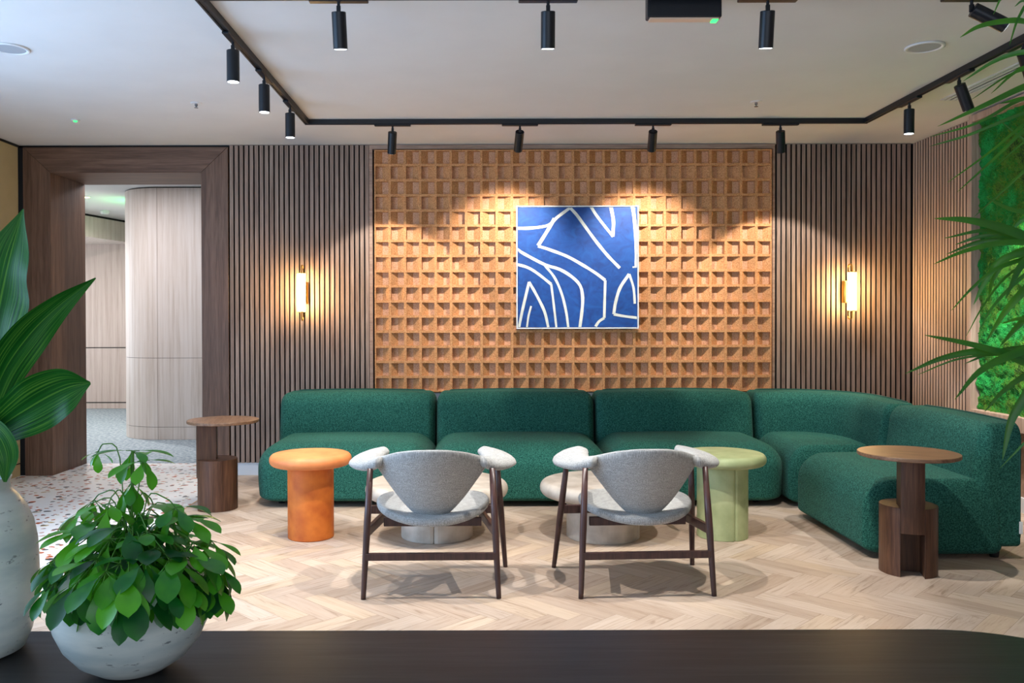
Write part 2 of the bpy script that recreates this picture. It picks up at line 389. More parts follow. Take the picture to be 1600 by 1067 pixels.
def rbox(bm, lo, hi, rad, n=8, fn=None):
    """box with elliptic corner radii; rad = ((x-,x+),(y-,y+),(z-,z+)); fn maps each point"""
    def axis(a, b, r0, r1, m):
        r0 = min(r0, (b-a)*.499); r1 = min(r1, (b-a)*.499)
        v = [a+r0*(1-math.cos(PI/2*i/n)) if False else a+r0*i/n for i in range(n)]
        v += [a+r0+(b-r1-a-r0)*i/m for i in range(m)]
        v += [b-r1+r1*i/n for i in range(n+1)]
        return v, a+r0, b-r1, r0, r1
    ax = [axis(lo[k], hi[k], rad[k][0], rad[k][1], 10) for k in range(3)]
    def mp(q):
        d = [0, 0, 0]; inn = [0, 0, 0]; rr = [1, 1, 1]
        for k in range(3):
            _, a, b, r0, r1 = ax[k]
            if q[k] < a: inn[k] = a; rr[k] = r0; d[k] = (q[k]-a)/max(r0, 1e-6)
            elif q[k] > b: inn[k] = b; rr[k] = r1; d[k] = (q[k]-b)/max(r1, 1e-6)
            else: inn[k] = q[k]
        L = math.sqrt(sum(t*t for t in d))
        if L > 0:
            # even spread of angles
            mxn = max(abs(t) for t in d)
            d = [math.tan(t*PI/4) if mxn >= .999 else t for t in d]
            L = math.sqrt(sum(t*t for t in d)); Lm = max(abs(t) for t in d)
            p = [inn[k]+d[k]/L*rr[k] for k in range(3)]
        else: p = list(q)
        return fn(*p) if fn else p
    cache = {}
    def V(i, j, k):
        if (i, j, k) not in cache: cache[(i, j, k)] = bm.verts.new(mp((ax[0][0][i], ax[1][0][j], ax[2][0][k])))
        return cache[(i, j, k)]
    N = [len(a[0])-1 for a in ax]
    for (a, b, c) in ((0, 1, 2), (1, 2, 0), (2, 0, 1)):
        for side in (0, N[c]):
            for i in range(N[a]):
                for j in range(N[b]):
                    idx = []
                    for (di, dj) in ((0, 0), (1, 0), (1, 1), (0, 1)):
                        t = [0, 0, 0]; t[a] = i+di; t[b] = j+dj; t[c] = side; idx.append(V(*t))
                    bm.faces.new(idx if side else idx[::-1])
def at(x, y, Y):
    """pixel and depth to a point in the room (camera is almost level)"""
    return Vector(((x-749)/FPX*Y, Y, CAMZ-(y-503)/FPX*Y))

# ================================================================== SETTING
WY = 7.1                      # face of the back wall slats
XL, XR = -3.83, 3.603         # side walls
H = 2.75
# floors
def herring_floor(x0, x1, y0, y1, L=.42, W=.105):
    bm = B(); uvl = bm.loops.layers.uv.new('UVMap'); cl = bm.loops.layers.float_color.new('plank')
    g = .0006
    r2 = math.sqrt(.5)
    rnd = random.Random(3)
    def clip(poly):
        for (ax, lim, sgn) in ((0, x0, 1), (0, x1, -1), (1, y0, 1), (1, y1, -1)):
            out = []
            for i in range(len(poly)):
                a, b = poly[i], poly[(i+1) % len(poly)]
                ia = (a[ax]-lim)*sgn >= 0; ib = (b[ax]-lim)*sgn >= 0
                if ia: out.append(a)
                if ia != ib:
                    t = (lim-a[ax])/(b[ax]-a[ax]); out.append(tuple(a[k]+t*(b[k]-a[k]) for k in range(4)))
            poly = out
            if len(poly) < 3: return []
        return poly
    # lattice in the turned frame: horizontal plank at (i*W + k*L.., ...)
    K = 60
    for k in range(-K, K):
        for i in range(-90, 90):
            for kind in (0, 1):
                ox = i*W+k*L; oy = i*W-k*L
                if kind == 0: a0, a1, b0, b1 = ox, ox+L, oy, oy+W
                else: a0, a1, b0, b1 = ox+0, ox+W, oy+W, oy+W+L
                cxr = (a0+a1)/2; cyr = (b0+b1)/2
                X = (cxr-cyr)*r2; Y = (cxr+cyr)*r2
                # swap so that the rows run along X
                wx, wy = Y, X
                if not (x0-.5 < wx+0 < x1+.5 and y0-.5 < wy+4 < y1+.5): continue
                cs = [(a0+g, b0+g), (a1-g, b0+g), (a1-g, b1-g), (a0+g, b1-g)]
                poly = []
                ru = rnd.random()*5
                for (a, b) in cs:
                    u, v = ((a-a0, b-b0) if kind == 0 else (b-b0, a-a0))
                    poly.append(((a+b)*r2, (a-b)*r2+4, u+ru, v))
                poly = clip(poly)
                if not poly: continue
                f = bm.faces.new([bm.verts.new((p[0], p[1], 0)) for p in poly])
                c = (rnd.random(), rnd.random(), rnd.random(), 1)
                for l, p in zip(f.loops, poly):
                    l[uvl].uv = (p[2], p[3]); l[cl] = c
    bm.normal_update()
    me = bpy.data.meshes.new('floor')
    for f in bm.faces:
        if f.normal.z < 0: f.normal_flip()
    bm.to_mesh(me); bm.free(); me.materials.append(M['herring'])
    o = bpy.data.objects.new('floor', me); C.objects.link(o); o['kind'] = 'structure'
    return o
herring_floor(-2.02, XR, 1.6, 7.2)
bm = B(); box(bm, -2.02, XR+.1, -3.1, 7.2, -.06, -.0015); struct('floor', bm, plain('dark_plank_joint', (120, 100, 80), .8))
bm = B(); box(bm, -2.02, XR+.1, -3.1, 1.6, -.0015, 0); struct('floor', bm, M['frame_wood'])
bm = B(); box(bm, XL-.1, -2.02, -3.1, 7.72, -.06, 0); struct('floor', bm, M['terrazzo'])
bm = B(); box(bm, -7.2, -1.0, 7.72, 13.0, -.06, -.002); struct('floor', bm, M['carpet'])
bm = B(); box(bm, -2.026, -2.016, 1.6, 7.1, -.001, .001); struct('trim_1', bm, M['brass'])
# ceiling
bm = B(); box(bm, -7.2, XR+.1, -3.1, 13.0, H, H+.1); struct('ceiling', bm, M['ceiling'])

# back wall: black backing with oak slats, cork niche frame
SX0, SX1, CX0, CX1 = -2.072, -.905, -.868, 2.424
CZ0, CZ1 = .694, 2.700
bm = B(); box(bm, -2.08, XR+.1, WY+.03, WY+.62, 0, H)
wb = struct('wall_back', bm, M['black'])
PITCHX = .0412; SLW = .0295
rs = random.Random(5)
def slats_x(bm, x0, x1):
    n = round((x1-x0)/PITCHX); p = (x1-x0)/n
    for i in range(n):
        a = x0+i*p
        slat(bm, a, a+SLW, WY, WY+.031, .105, H-.004, 'x')
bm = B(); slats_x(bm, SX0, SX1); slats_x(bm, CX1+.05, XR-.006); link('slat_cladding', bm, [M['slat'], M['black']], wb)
bm = B()
box(bm, CX0-.045, CX0-.018, WY-.002, WY+.03, .105, H-.004); box(bm, CX1+.014, CX1+.034, WY-.002, WY+.03, .105, H-.004)
box(bm, CX0-.018, CX1+.014, WY-.002, WY+.03, H-.04, H-.004)
link('niche_frame', bm, M['frame_wood'], wb)
bm = B(); box(bm, CX0-.018, CX1+.014, WY+.012, WY+.03, .0, CZ0-.01); link('lower_panel', bm, M['plaster'], wb)
bm = B(); box(bm, -2.075, XR, WY+.012, WY+.03, 0, .105)
box(bm, -2.075, XR, WY+.008, WY+.03, .0, .085); struct('baseboard_back', bm, M['skirt'])

# right wall
bm = B(); box(bm, XR+.03, XR+.13, -3.1, WY+.1, 0, H); wr = struct('wall_right', bm, M['black'])
bm = B(); y = WY-.004
while y > 6.15:
    slat(bm, XR, XR+.031, y-SLW, y, .105, H-.004, 'y'); y -= PITCHX
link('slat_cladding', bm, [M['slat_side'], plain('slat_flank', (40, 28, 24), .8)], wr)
bm = B(); box(bm, XR+.005, XR+.03, -3.1, 6.11, 0, H); link('lining_panel', bm, M['frame_wood'], wr)
bm = B(); box(bm, XR-.012, XR+.03, -3.1, WY+.03, 0, .1); struct('baseboard_right', bm, M['skirt'])

# left wall
bm = B(); 
for (a, b, c, d) in ((4.65, WY, 0, H), (-3.1, .35, 0, H), (.35, 4.65, 0, .4), (.35, 4.65, 2.6, H)):
    box(bm, XL-.1, XL, a, b, c, d)
struct('wall_left', bm, M['olive'])
bm = B(); box(bm, XL, XL+.012, 4.65, WY-.0, H-.018, H-.002); box(bm, XL, XL+.004, 4.65, WY, .1, .108); struct('trim_2', bm, M['black'])
bm = B()
for yy in (.35, 1.77, 3.19, 4.61): box(bm, XL-.07, XL-.01, yy, yy+.04, .4, 2.6)
box(bm, XL-.07, XL-.01, .35, 4.65, .4, .45); box(bm, XL-.07, XL-.01, .35, 4.65, 2.55, 2.6)
struct('window_1', bm, M['window_frame'])
# wall behind the camera
bm = B()
for (a, b, c, d) in ((-3.93, -2.6, 0, H), (3.2, 3.75, 0, H), (-2.6, 3.2, 0, .4), (-2.6, 3.2, 2.6, H)):
    box(bm, a, b, -3.1, -3.0, c, d)
struct('wall_front', bm, M['plaster'])
bm = B()
for xx in (-2.6, -.68, 1.24, 3.16): box(bm, xx, xx+.04, -3.07, -3.01, .4, 2.6)
box(bm, -2.6, 3.2, -3.07, -3.01, .4, .45); box(bm, -2.6, 3.2, -3.07, -3.01, 2.55, 2.6)
struct('window_2', bm, M['window_frame'])

# doorway portal lined with oak
PX0, PX1, OX0, OX1 = -3.79, -2.082, -3.56, -2.31
PZ, OZ, DY = 2.732, 2.52, 7.72
door = None
def pnl(name, outline, y0, y1, mat, parent):
    bm = B(); prism(bm, outline, y0, y1, 'y'); return bevel(link(name, bm, mat, parent), .0015, 1)
bm = B(); prism(bm, [(PX0, 0), (OX0, 0), (OX0, OZ), (PX0, PZ)], WY, DY, 'y')
door = struct('door_1', bm, M['portal_v']); bevel(door, .002, 1)
pnl('jamb', [(OX1, 0), (PX1-.004, 0), (PX1-.004, PZ), (OX1, OZ+.0)], WY, DY, M['portal_v'], door)
pnl('lintel', [(PX0+.003, PZ), (OX0+.002, OZ), (OX1-.002, OZ), (PX1-.007, PZ)], WY, DY, M['portal_h'], door)
bm = B(); box(bm, -7.2, PX0-.01, WY+.02, DY, 0, H); box(bm, PX0-.04, PX1, WY+.02, DY, PZ+.002, H); struct('wall_back', bm, M['black'])

# passage behind the doorway
WP = 9.28
pts = [(-1.0, WP), (-3.50, WP)]
for i in range(1, 13):
    a = PI/2*i/12; pts.append((-3.50-.52*math.sin(a), WP+.52-.52*math.cos(a)))
pts += [(-4.02, 11.2), (-1.0, 11.2)]
def curved(name, z0, z1, off, mat, parent=None):
    bm = B(); q = [(-1.0, WP+off), (-3.50, WP+off)]
    rr = .52-off
    for i in range(1, 17):
        a = PI/2*i/16; q.append((-3.50-rr*math.sin(a), WP+.52-rr*math.cos(a)))
    q += [(-3.5-rr, 11.2), (-1.0, 11.2)]
    prism(bm, q, z0, z1); return bm
bm = curved('', .0, 2.744, .008, None); wp = struct('wall_passage', bm, M['black'])
for z0, z1 in ((0, .135), (.139, .888), (.892, 2.738)):
    # panels parted at the vertical seam, each a bent sheet
    bm = curved('', z0, z1, 0, None); o = link('veneer_panel', bm, M['pale_v'], wp)
bm = B(); box(bm, -3.503, -3.4995, WP-.0015, WP+.01, 0, 2.738); link('panel_joint', bm, plain('veneer_joint', (150, 132, 120), .7), wp)
bm = B(); box(bm, -7.2, -1.0, 12.67, 12.8, 0, H)
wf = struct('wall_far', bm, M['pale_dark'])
bm = B(); box(bm, -7.2, -3.0, 12.664, 12.672, .90, .912); box(bm, -7.2, -3.0, 12.664, 12.672, .085, .097); link('panel_joint', bm, M['black'], wf)
bm = B(); prism(bm, [(-5.86, 9.2), (-5.02, 12.66), (-7.2, 12.66), (-7.2, 9.2)], 2.438, H-.03); struct('bulkhead', bm, M['pale_v'])
bm = B(); prism(bm, [(-5.88, 9.2), (-5.04, 12.66), (-7.2, 12.66), (-7.2, 9.2)], H-.03, H-.001); struct('trim_3', bm, M['black'])
bm = B(); box(bm, -7.3, -7.2, WY, 13, 0, H); struct('wall_passage_left', bm, M['plaster'])
bm = B(); box(bm, -1.0, -.9, DY, 13, 0, H); struct('wall_passage_right', bm, M['plaster'])

# ================================================================== CORK PANEL
NX, NZ = 26, 16
bm = B()
px = (CX1-CX0)/NX; pz = (CZ1-CZ0)/NZ
yf = WY-.022; yd = WY+.018
rib = .0105
def q(bm, *p, mi=0):
    f = bm.faces.new([bm.verts.new(v) for v in p]); f.material_index = mi
for r in range(NZ):
    z1 = CZ1-r*pz; z0 = z1-pz; a0 = z0+rib; a1 = z1-rib
    for c in range(NX):
        x0 = CX0+c*px; x1 = x0+px
        b0, b1 = x0+rib, x1-rib
        # rim
        q(bm, (x0, yf, z0), (x1, yf, z0), (b1, yf, a0), (b0, yf, a0)); q(bm, (x1, yf, z0), (x1, yf, z1), (b1, yf, a1), (b1, yf, a0))
        q(bm, (x1, yf, z1), (x0, yf, z1), (b0, yf, a1), (b1, yf, a1)); q(bm, (x0, yf, z1), (x0, yf, z0), (b0, yf, a0), (b0, yf, a1))
        t = .5
        if r % 2 == 0: s0, s1, sh, fl = b0, b0+(b1-b0)*(1-t), b0, b1      # slope on the left, flat on the right
        else: s0, s1, sh, fl = b1, b1-(b1-b0)*(1-t), b1, b0
        ys = yf+.004
        q(bm, (s0, ys, a0), (s1, yd, a0), (s1, yd, a1), (s0, ys, a1))
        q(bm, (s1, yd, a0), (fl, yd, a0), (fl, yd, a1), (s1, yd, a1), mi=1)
        q(bm, (fl, yd, a0), (fl, yf, a0), (fl, yf, a1), (fl, yd, a1))
        q(bm, (s0, ys, a0), (s0, yf, a0), (s0, yf, a1), (s0, ys, a1))
        for zz in (a0, a1):
            q(bm, (s0, yf, zz), (fl, yf, zz), (fl, yd, zz), (s1, yd, zz), (s0, ys, zz))
yb = WY+.0295
box(bm, CX0, CX1, yd+.001, yb, CZ0, CZ1)
for p in (((CX0, yf, CZ0), (CX1, yf, CZ0), (CX1, yd+.001, CZ0), (CX0, yd+.001, CZ0)), ((CX0, yf, CZ1), (CX1, yf, CZ1), (CX1, yd+.001, CZ1), (CX0, yd+.001, CZ1)),
          ((CX0, yf, CZ0), (CX0, yf, CZ1), (CX0, yd+.001, CZ1), (CX0, yd+.001, CZ0)), ((CX1, yf, CZ0), (CX1, yf, CZ1), (CX1, yd+.001, CZ1), (CX1, yd+.001, CZ0))): q(bm, *p)
bmesh.ops.remove_doubles(bm, verts=bm.verts[:], dist=.0002)
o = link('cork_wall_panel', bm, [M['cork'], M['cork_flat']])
tag(o, 'large tan cork panel of square recesses on the back wall above the green sofa', 'wall panel')

# ================================================================== PAINTING
PY = yf-.042
t = thing('painting', 'square blue abstract painting with cream lines hung on the cork panel', 'painting', ((.306+1.315)/2, yf-.001, 1.723))
hw = .5045; hh = .507
bm = B()
fw = .010
for a in ((-hw, hw, -hh, -hh+fw), (-hw, hw, hh-fw, hh), (-hw, -hw+fw, -hh+fw, hh-fw), (hw-fw, hw, -hh+fw, hh-fw)):
    box(bm, a[0], a[1], -.042, 0, a[2], a[3])
bevel(link('frame', bm, M['frame_white'], t), .0012, 1)
bm = B(); box(bm, -hw+fw+.003, hw-fw-.003, -.034, -.002, -hh+fw+.003, hh-fw-.003); cv = link('canvas', bm, M['paint_blue'], t)
def strokes():
    # in picture coordinates of the zoomed photograph, 795..1402 across and 72..684 down
    L = [([(795, 183), (850, 183), (910, 178), (960, 165), (1000, 128), (1062, 82)], 15),
         ([(1062, 82), (1095, 118), (1140, 180), (1195, 255), (1250, 322), (1308, 382)], 15),
         ([(985, 135), (950, 195), (903, 270)], 18), ([(903, 272), (960, 290), (1050, 325), (1130, 370), (1190, 408), (1236, 443)], 15),
         ([(1236, 443), (1234, 520), (1231, 630)], 13), ([(1231, 630), (1205, 648), (1187, 674)], 13),
         ([(1165, 76), (1200, 130), (1275, 226)], 14), ([(1264, 76), (1277, 150), (1273, 226)], 17),
         ([(1373, 76), (1383, 160), (1390, 260), (1391, 374)], 18), ([(1396, 376), (1372, 378)], 7),
         ([(795, 288), (860, 325), (940, 366), (1010, 388), (1070, 425), (1112, 470), (1124, 530), (1120, 600), (1110, 676)], 15),
         ([(795, 362), (850, 378), (900, 408), (968, 462)], 14), ([(968, 462), (980, 560), (993, 676)], 11),
         ([(935, 366), (985, 430), (1020, 510), (1042, 600), (1052, 676)], 12),
         ([(808, 676), (825, 590), (858, 450)], 14), ([(858, 450), (900, 525), (935, 600), (953, 676)], 14),
         ([(847, 676), (855, 620), (868, 570)], 10),
         ([(1355, 412), (1310, 480), (1288, 550), (1278, 612)], 15), ([(1278, 612), (1330, 622), (1396, 630)], 13), ([(1355, 412), (1376, 480), (1383, 560)], 12)]
    bm = B(); rr = random.Random(2)
    sc = 2*hw/607; zs = 2*hh/612
    for k, (pts, wd) in enumerate(L):
        c = bez([((x-1098.5)*sc, 0, (378-y)*zs) for x, y in pts], 30)
        y0 = -.034-.0012-.00005*k; prev = None; vs = []
        for i, p in enumerate(c):
            d = (c[min(i+1, len(c)-1)]-c[max(i-1, 0)]); d.normalize(); nrm = Vector((-d.z, 0, d.x))
            e = wd*sc*.5*(1+.16*noise.noise(Vector((p.x*14, k, p.z*14))))
            lim = hw-fw-.004; limz = hh-fw-.004
            cl = lambda v: (max(-lim, min(lim, v.x)), y0, max(-limz, min(limz, v.z)))
            vs.append((bm.verts.new(cl(p+nrm*e)), bm.verts.new(cl(p-nrm*e))))
        for a, b in zip(vs, vs[1:]):
            try: bm.faces.new((a[0], a[1], b[1], b[0]))
            except ValueError: pass
    return bm
so = link('painted_line', strokes(), M['paint_cream'], cv); so['label'] = 'cream painted lines across the blue canvas'
sm = so.modifiers.new('s', 'SOLIDIFY'); sm.thickness = .001; sm.offset = 0

# ================================================================== SCONCES
def sconce(x, side, label):
    t = thing('wall_sconce', label, 'wall lamp', (x, WY-.0005, 1.516), 0, None)
    sx = side*.0
    bm = B(); 
    lathe(bm, [(.030, -.09), (.032, -.088), (.032, .088), (.030, .09)], 0, -.034, 32); bevel(link('backplate', bm, M['brass'], t, True), .001, 1)
    yt = -.15; yr = -.075
    bm = B()
    pts = [(0, yr, 0)]
    up = [(0, yr, .2)]+[(0, (yr+yt)/2+(yt-yr)/2*-math.cos(a), .2+.0+.026*math.sin(a)) for a in [PI*i/10 for i in range(11)]]+[(0, yt, .16)]
    dn = [(p[0], p[1], -p[2]) for p in up]
    path = dn[::-1]+up
    tube(bm, path, .0055, 10)
    tube(bm, [(0, yr, .05), (0, -.03, .05)], .006, 8); tube(bm, [(0, yr, -.05), (0, -.03, -.05)], .006, 8)
    link('bracket', bm, M['brass'], t, True)
    bm = B(); lathe(bm, [(.02, -.16), (.0325, -.157), (.0325, .157), (.02, .16)], 0, yt, 32); g = link('glass_shade', bm, M['tube'], t, True)
    for s in (-1, 1):
        bm = B(); lathe(bm, [(.034, s*.157-.004), (.034, s*.157+.004)], 0, yt, 32); link('cap', bm, M['brass'], t)
sconce(-1.449, -1, 'brass wall sconce with glowing white tube on the slats between doorway and cork panel')
sconce(3.035, 1, 'brass wall sconce with glowing white tube on the slats near the right corner')

# ================================================================== MOSS PANEL (right wall)
t = thing('moss_panel', 'green moss panel in a wooden box frame on the right wall', 'moss wall', (XR, 5.1, 1.5))
def loc(bm): 
    bmesh.ops.translate(bm, verts=bm.verts[:], vec=(-XR, -5.1, -1.5)); return bm
fy0, fy1 = 4.0, 6.115; fz0, fz1 = .545, 2.735; fx = XR-.10
bm = B()
box(bm, fx, XR+.004, fy1-.035, fy1, fz0, fz1); box(bm, fx, XR+.004, fy0, fy0+.035, fz0, fz1)
box(bm, fx, XR+.004, fy0+.035, fy1-.035, fz1-.05, fz1); box(bm, fx, XR+.004, fy0+.035, fy1-.035, fz0, fz0+.10)
bevel(link('frame', loc(bm), M['slat_side'], t), .002, 1)
bm = B(); nx, nz = 150, 150; grid = []
for i in range(nx+1):
    row = []
    for j in range(nz+1):
        yy = fy0+.03+(fy1-fy0-.06)*i/nx; zz = fz0+.09+(fz1-fz0-.13)*j/nz
        p = Vector((yy*6, zz*6, 1.3)); d = .03+.035*abs(noise.noise(p))+.02*noise.noise(p*4)+.014*noise.noise(p*14)
        row.append(bm.verts.new((XR-.005-d, yy, zz)))
    grid.append(row)
for i in range(nx):
    for j in range(nz): bm.faces.new((grid[i][j], grid[i+1][j], grid[i+1][j+1], grid[i][j+1]))
# moss tufts
rt = random.Random(11)
for k in range(9000):
    yy = 5.0+rt.random()*(fy1-.05-5.0); zz = fz0+.11+rt.random()*(fz1-fz0-.18)
    p = Vector((yy*6, zz*6, 1.3)); d = .03+.035*abs(noise.noise(p))+.02*noise.noise(p*4)
    b = Vector((XR-.003-d, yy, zz)); n = Vector((-1, rt.uniform(-1, 1), rt.uniform(-1, 1))).normalized()*rt.uniform(.008, .02)
    s = Vector((rt.uniform(-1, 1), rt.uniform(-1, 1), rt.uniform(-1, 1))).normalized()*.004
    bm.faces.new((bm.verts.new(b-s), bm.verts.new(b+s), bm.verts.new(b+n)))
mo = link('moss', loc(bm), M['moss'], t, True, 'stuff')

# ================================================================== CEILING FITTINGS
TZ = 2.715; TY0, TY1, TX0, TX1 = 3.822, 6.231, -1.252, 2.818; tw = .017
t = thing('track_rail', 'black rectangular lighting track fixed to the ceiling', 'lighting track', (0, 0, TZ))
bm = B()
def rail(bm, x0, x1, y0, y1):
    box(bm, x0, x1, y0, y1, .004, H-TZ)
    if x1-x0 > y1-y0:
        m = (y0+y1)/2; box(bm, x0, x1, y0, y0+.010, 0, .004); box(bm, x0, x1, y1-.010, y1, 0, .004)
    else:
        box(bm, x0, x0+.010, y0, y1, 0, .004); box(bm, x1-.010, x1, y0, y1, 0, .004)
rail(bm, TX0-tw, TX1+tw, TY1-tw, TY1+tw); rail(bm, TX0-tw, TX1+tw, TY0-tw, TY0+tw)
rail(bm, TX0-tw, TX0+tw, TY0+tw, TY1-tw); rail(bm, TX1-tw, TX1+tw, TY0+tw, TY1-tw)
link('rail', bm, M['track'], t)
def spot(x, y, along, aim, power, label, group, size=58, blend=.2, on=True, back=.0, col=(1.0, .96, .92)):
    """adapter, stem, pivoting cylinder; aim = point the beam goes to"""
    t = thing('track_spotlight', label, 'spotlight', (x, y, TZ), 0, group)
    bm = B()
    if along == 'x': box(bm, -.132, .132, -.018, .018, -.014, -.0002)
    else: box(bm, -.018, .018, -.132, .132, -.014, -.0002)
    bevel(link('adapter', bm, M['metal_black'], t), .003, 1)
    piv = Vector((0, 0, -.05))
    bm = B(); tube(bm, [(0, 0, -.013), (0, 0, -.05)], .007, 12); box(bm, -.009, .009, -.006, .006, -.062, -.03); link('stem', bm, M['metal_black'], t)
    d = (Vector(aim)-(Vector((x, y, TZ))+piv)).normalized()
    rot = Vector((0, 0, -1)).rotation_difference(d).to_matrix().to_4x4()
    bm = B(); r = .032
    lathe(bm, [(.004, .012), (r-.002, .012), (r, .010), (r, -.145), (r-.002, -.147), (r-.004, -.1465), (.004, -.1465)], 0, 0, 40)
    bm.transform(Matrix.Translation(piv) @ rot @ Matrix.Translation((0, 0, -.018)))
    h = link('lamp_head', bm, M['metal_black'], t, True)
    mm = h.modifiers.new('e', 'EDGE_SPLIT'); mm.split_angle = R(35)
    bm = B(); lathe(bm, [(.002, -.1466), (r-.0045, -.1466), (r-.0045, -.1478), (.002, -.1478)], 0, 0, 32)
    bm.transform(Matrix.Translation(piv) @ rot @ Matrix.Translation((0, 0, -.018)))
    link('lens', bm, M['lens'] if on else M['lens_off'], h)
    lp = Vector((x, y, TZ))+piv+d*(.018+.155)
    if power: spot_light('beam', lp, aim, power, size, blend, col)
gb, gf, gl, gr = 'spotlights on the far rail', 'spotlights on the near rail', 'spotlights on the left rail', 'spotlights on the right rail'
WB = (1.0, .94, .87)
for x, ax, az, pw, sz, lab in ((-.629, -.80, .95, 78, 74, 'black track spotlight on the far rail, leftmost of its four'),
                         (.299, .22, 1.72, 112, 78, 'black track spotlight on the far rail directly above the painting left edge'),
                         (1.269, 1.36, 1.72, 112, 78, 'black track spotlight on the far rail just right of above the painting'),
                         (2.197, 2.55, .98, 85, 76, 'black track spotlight on the far rail in front of the cork panel right edge')):
    spot(x, 6.231, 'x', (ax, 7.1, az), pw, lab, gb, sz, .75 if pw > 90 else .25, True, col=WB)
for x, lab in ((-.625, 'black track spotlight hanging straight down, leftmost on the near rail'), (.31, 'black track spotlight hanging straight down at the middle of the near rail'),
               (1.29, 'black track spotlight on the near rail just right of the dark exit box')):
    spot(x, 3.822, 'x', (x+(.03 if x < 1 else .06), 4.45, 0), 145, lab, gf, 78, .2)
spot(2.20, 3.822, 'x', (3.6, 3.62, 1.85), 110, 'black track spotlight tilted towards the moss wall on the near rail', gf, 50, .2)
for y, lab in ((4.36, 'black track spotlight on the left rail, nearest and largest of its three'), (4.99, 'black track spotlight on the left rail, middle of its three'),
               (5.67, 'black track spotlight on the left rail, smallest, nearest to the corner')):
    spot(TX0, y, 'y', (TX0+.0, y+.05, 0), 80, lab, gl, 70, .25)
spot(TX1, 5.60, 'y', (TX1-.02, 5.65, 0), 120, 'black track spotlight hanging straight down on the right rail nearest the corner', gr, 70, .25)
spot(TX1, 5.02, 'y', (3.6, 5.35, 1.15), 110, 'black track spotlight tilted towards the moss wall, middle of the right rail', gr, 56, .2)
spot(TX1, 4.43, 'y', (3.55, 5.0, 1.7), 110, 'black track spotlight at the right picture edge behind palm leaves', gr, 56, .2)

# exit box
t = thing('exit_sign_box', 'dark rectangular box light with a green glow under the near rail', 'sign', (.926, 3.875, 2.634))
bm = B(); box(bm, -.167, .167, -.03, .03, .008, .1155); bevel(link('housing', bm, M['metal_black'], t), .006, 2)
bm = B(); box(bm, -.155, .155, -.022, .022, .001, .009); link('diffuser', bm, M['cream_strip'], t)
bm = B(); box(bm, .128, .153, -.020, .022, -.002, .0012); link('indicator_light', bm, M['green_led'], t)

def speaker(x, y, label):
    t = thing('ceiling_speaker', label, 'ceiling speaker', (x, y, H), 0, 'ceiling speakers')
    bm = B(); lathe(bm, [(.078, -.0005), (.10, -.0005), (.10, -.006), (.094, -.010), (.080, -.007), (.078, -.0005)], 0, 0, 48, False); link('rim', bm, M['white_plastic'], t, True)
    bm = B(); lathe(bm, [(.079, -.001), (.079, -.005), (.076, -.006)], 0, 0, 48); link('grille', bm, M['grille'], t)
speaker(2.40, 4.608, 'round ceiling speaker inside the track near the right rail'); speaker(-2.52, 4.60, 'round ceiling speaker at the left picture edge')
def sprinkler(x, y, label):
    t = thing('sprinkler', label, 'sprinkler', (x, y, H), 0, 'ceiling sprinklers')
    bm = B(); lathe(bm, [(.038, -.0005), (.038, -.003), (.03, -.006)], 0, 0, 32); link('rosette', bm, M['white_plastic'], t)
    bm = B(); lathe(bm, [(.010, -.005), (.010, -.02), (.005, -.022), (.005, -.03), (.013, -.031), (.013, -.034)], 0, 0, 20); link('head', bm, plain('chrome', (150, 150, 155), .25, .9), t)
sprinkler(-1.9, 5.75, 'small white sprinkler on the ceiling left of the track'); sprinkler(1.864, 5.75, 'small white sprinkler on the ceiling inside the track')
t = thing('ceiling_sensor', 'tiny ceiling sensor with a green light above the doorway', 'sensor', (-2.93, 6.21, H))
bm = B(); lathe(bm, [(.03, -.0005), (.03, -.006), (.022, -.01)], 0, 0, 24); link('housing', bm, M['white_plastic'], t)
bm = B(); lathe(bm, [(.013, -.0095), (.013, -.014), (.006, -.018)], 0, 0, 16); link('indicator_light', bm, M['green_led'], t)
t = thing('smoke_detector', 'small smoke detector on the passage ceiling seen through the doorway', 'detector', (-4.93, 11.25, H))
bm = B(); lathe(bm, [(.06, -.0005), (.06, -.02), (.045, -.045), (.02, -.05)], 0, 0, 24); link('housing', bm, M['white_plastic'], t)
t = thing('downlight', 'small glowing downlight on the passage ceiling', 'ceiling light', (-4.60, 10.0, H))
bm = B(); lathe(bm, [(.055, -.0005), (.055, -.006), (.04, -.008)], 0, 0, 24); link('rim', bm, M['white_plastic'], t)
bm = B(); lathe(bm, [(.04, -.0075), (.035, -.010), (.01, -.011)], 0, 0, 24); link('lens', bm, emis('warm_lens', (255, 190, 120), 14), t)
# green emergency sign light hidden in the passage: an illuminated exit sign on the passage ceiling
t = thing('exit_sign', 'green lit exit sign in the passage behind the curved wall edge', 'sign', (-4.06, 10.35, 2.62))
bm = B(); box(bm, -.02, .02, -.16, .16, -.08, .08); link('housing', bm, M['white_plastic'], t)
bm = B(); box(bm, -.024, -.0205, -.15, .15, -.07, .07); link('face', bm, emis('green_sign', (0, 255, 140), 26.0), t)
bm = B(); tube(bm, [(0, 0, .08), (0, 0, .1295)], .008, 8); link('stem', bm, M['white_plastic'], t)
spot_light('passage_beam', (-4.60, 10.0, 2.70), (-4.9, 10.6, 0), 170, 150, .5, (1.0, .95, .92), .03)
# slot vent
t = thing('air_vent', 'long white slot vent with black slits on the ceiling beside the right track', 'vent', (3.14, 3.9, H))
bm = B()
for a, b in ((-.06, -.042), (-.030, -.010), (.010, .030), (.042, .06)): box(bm, a, b, -1.8, 1.8, -.007, -.0003)
box(bm, -.06, .06, 1.8, 1.81, -.007, -.0003); link('frame', bm, M['white_plastic'], t)
bm = B(); box(bm, -.042, .042, -1.8, 1.8, -.0025, -.0005); link('slot', bm, M['black'], t)

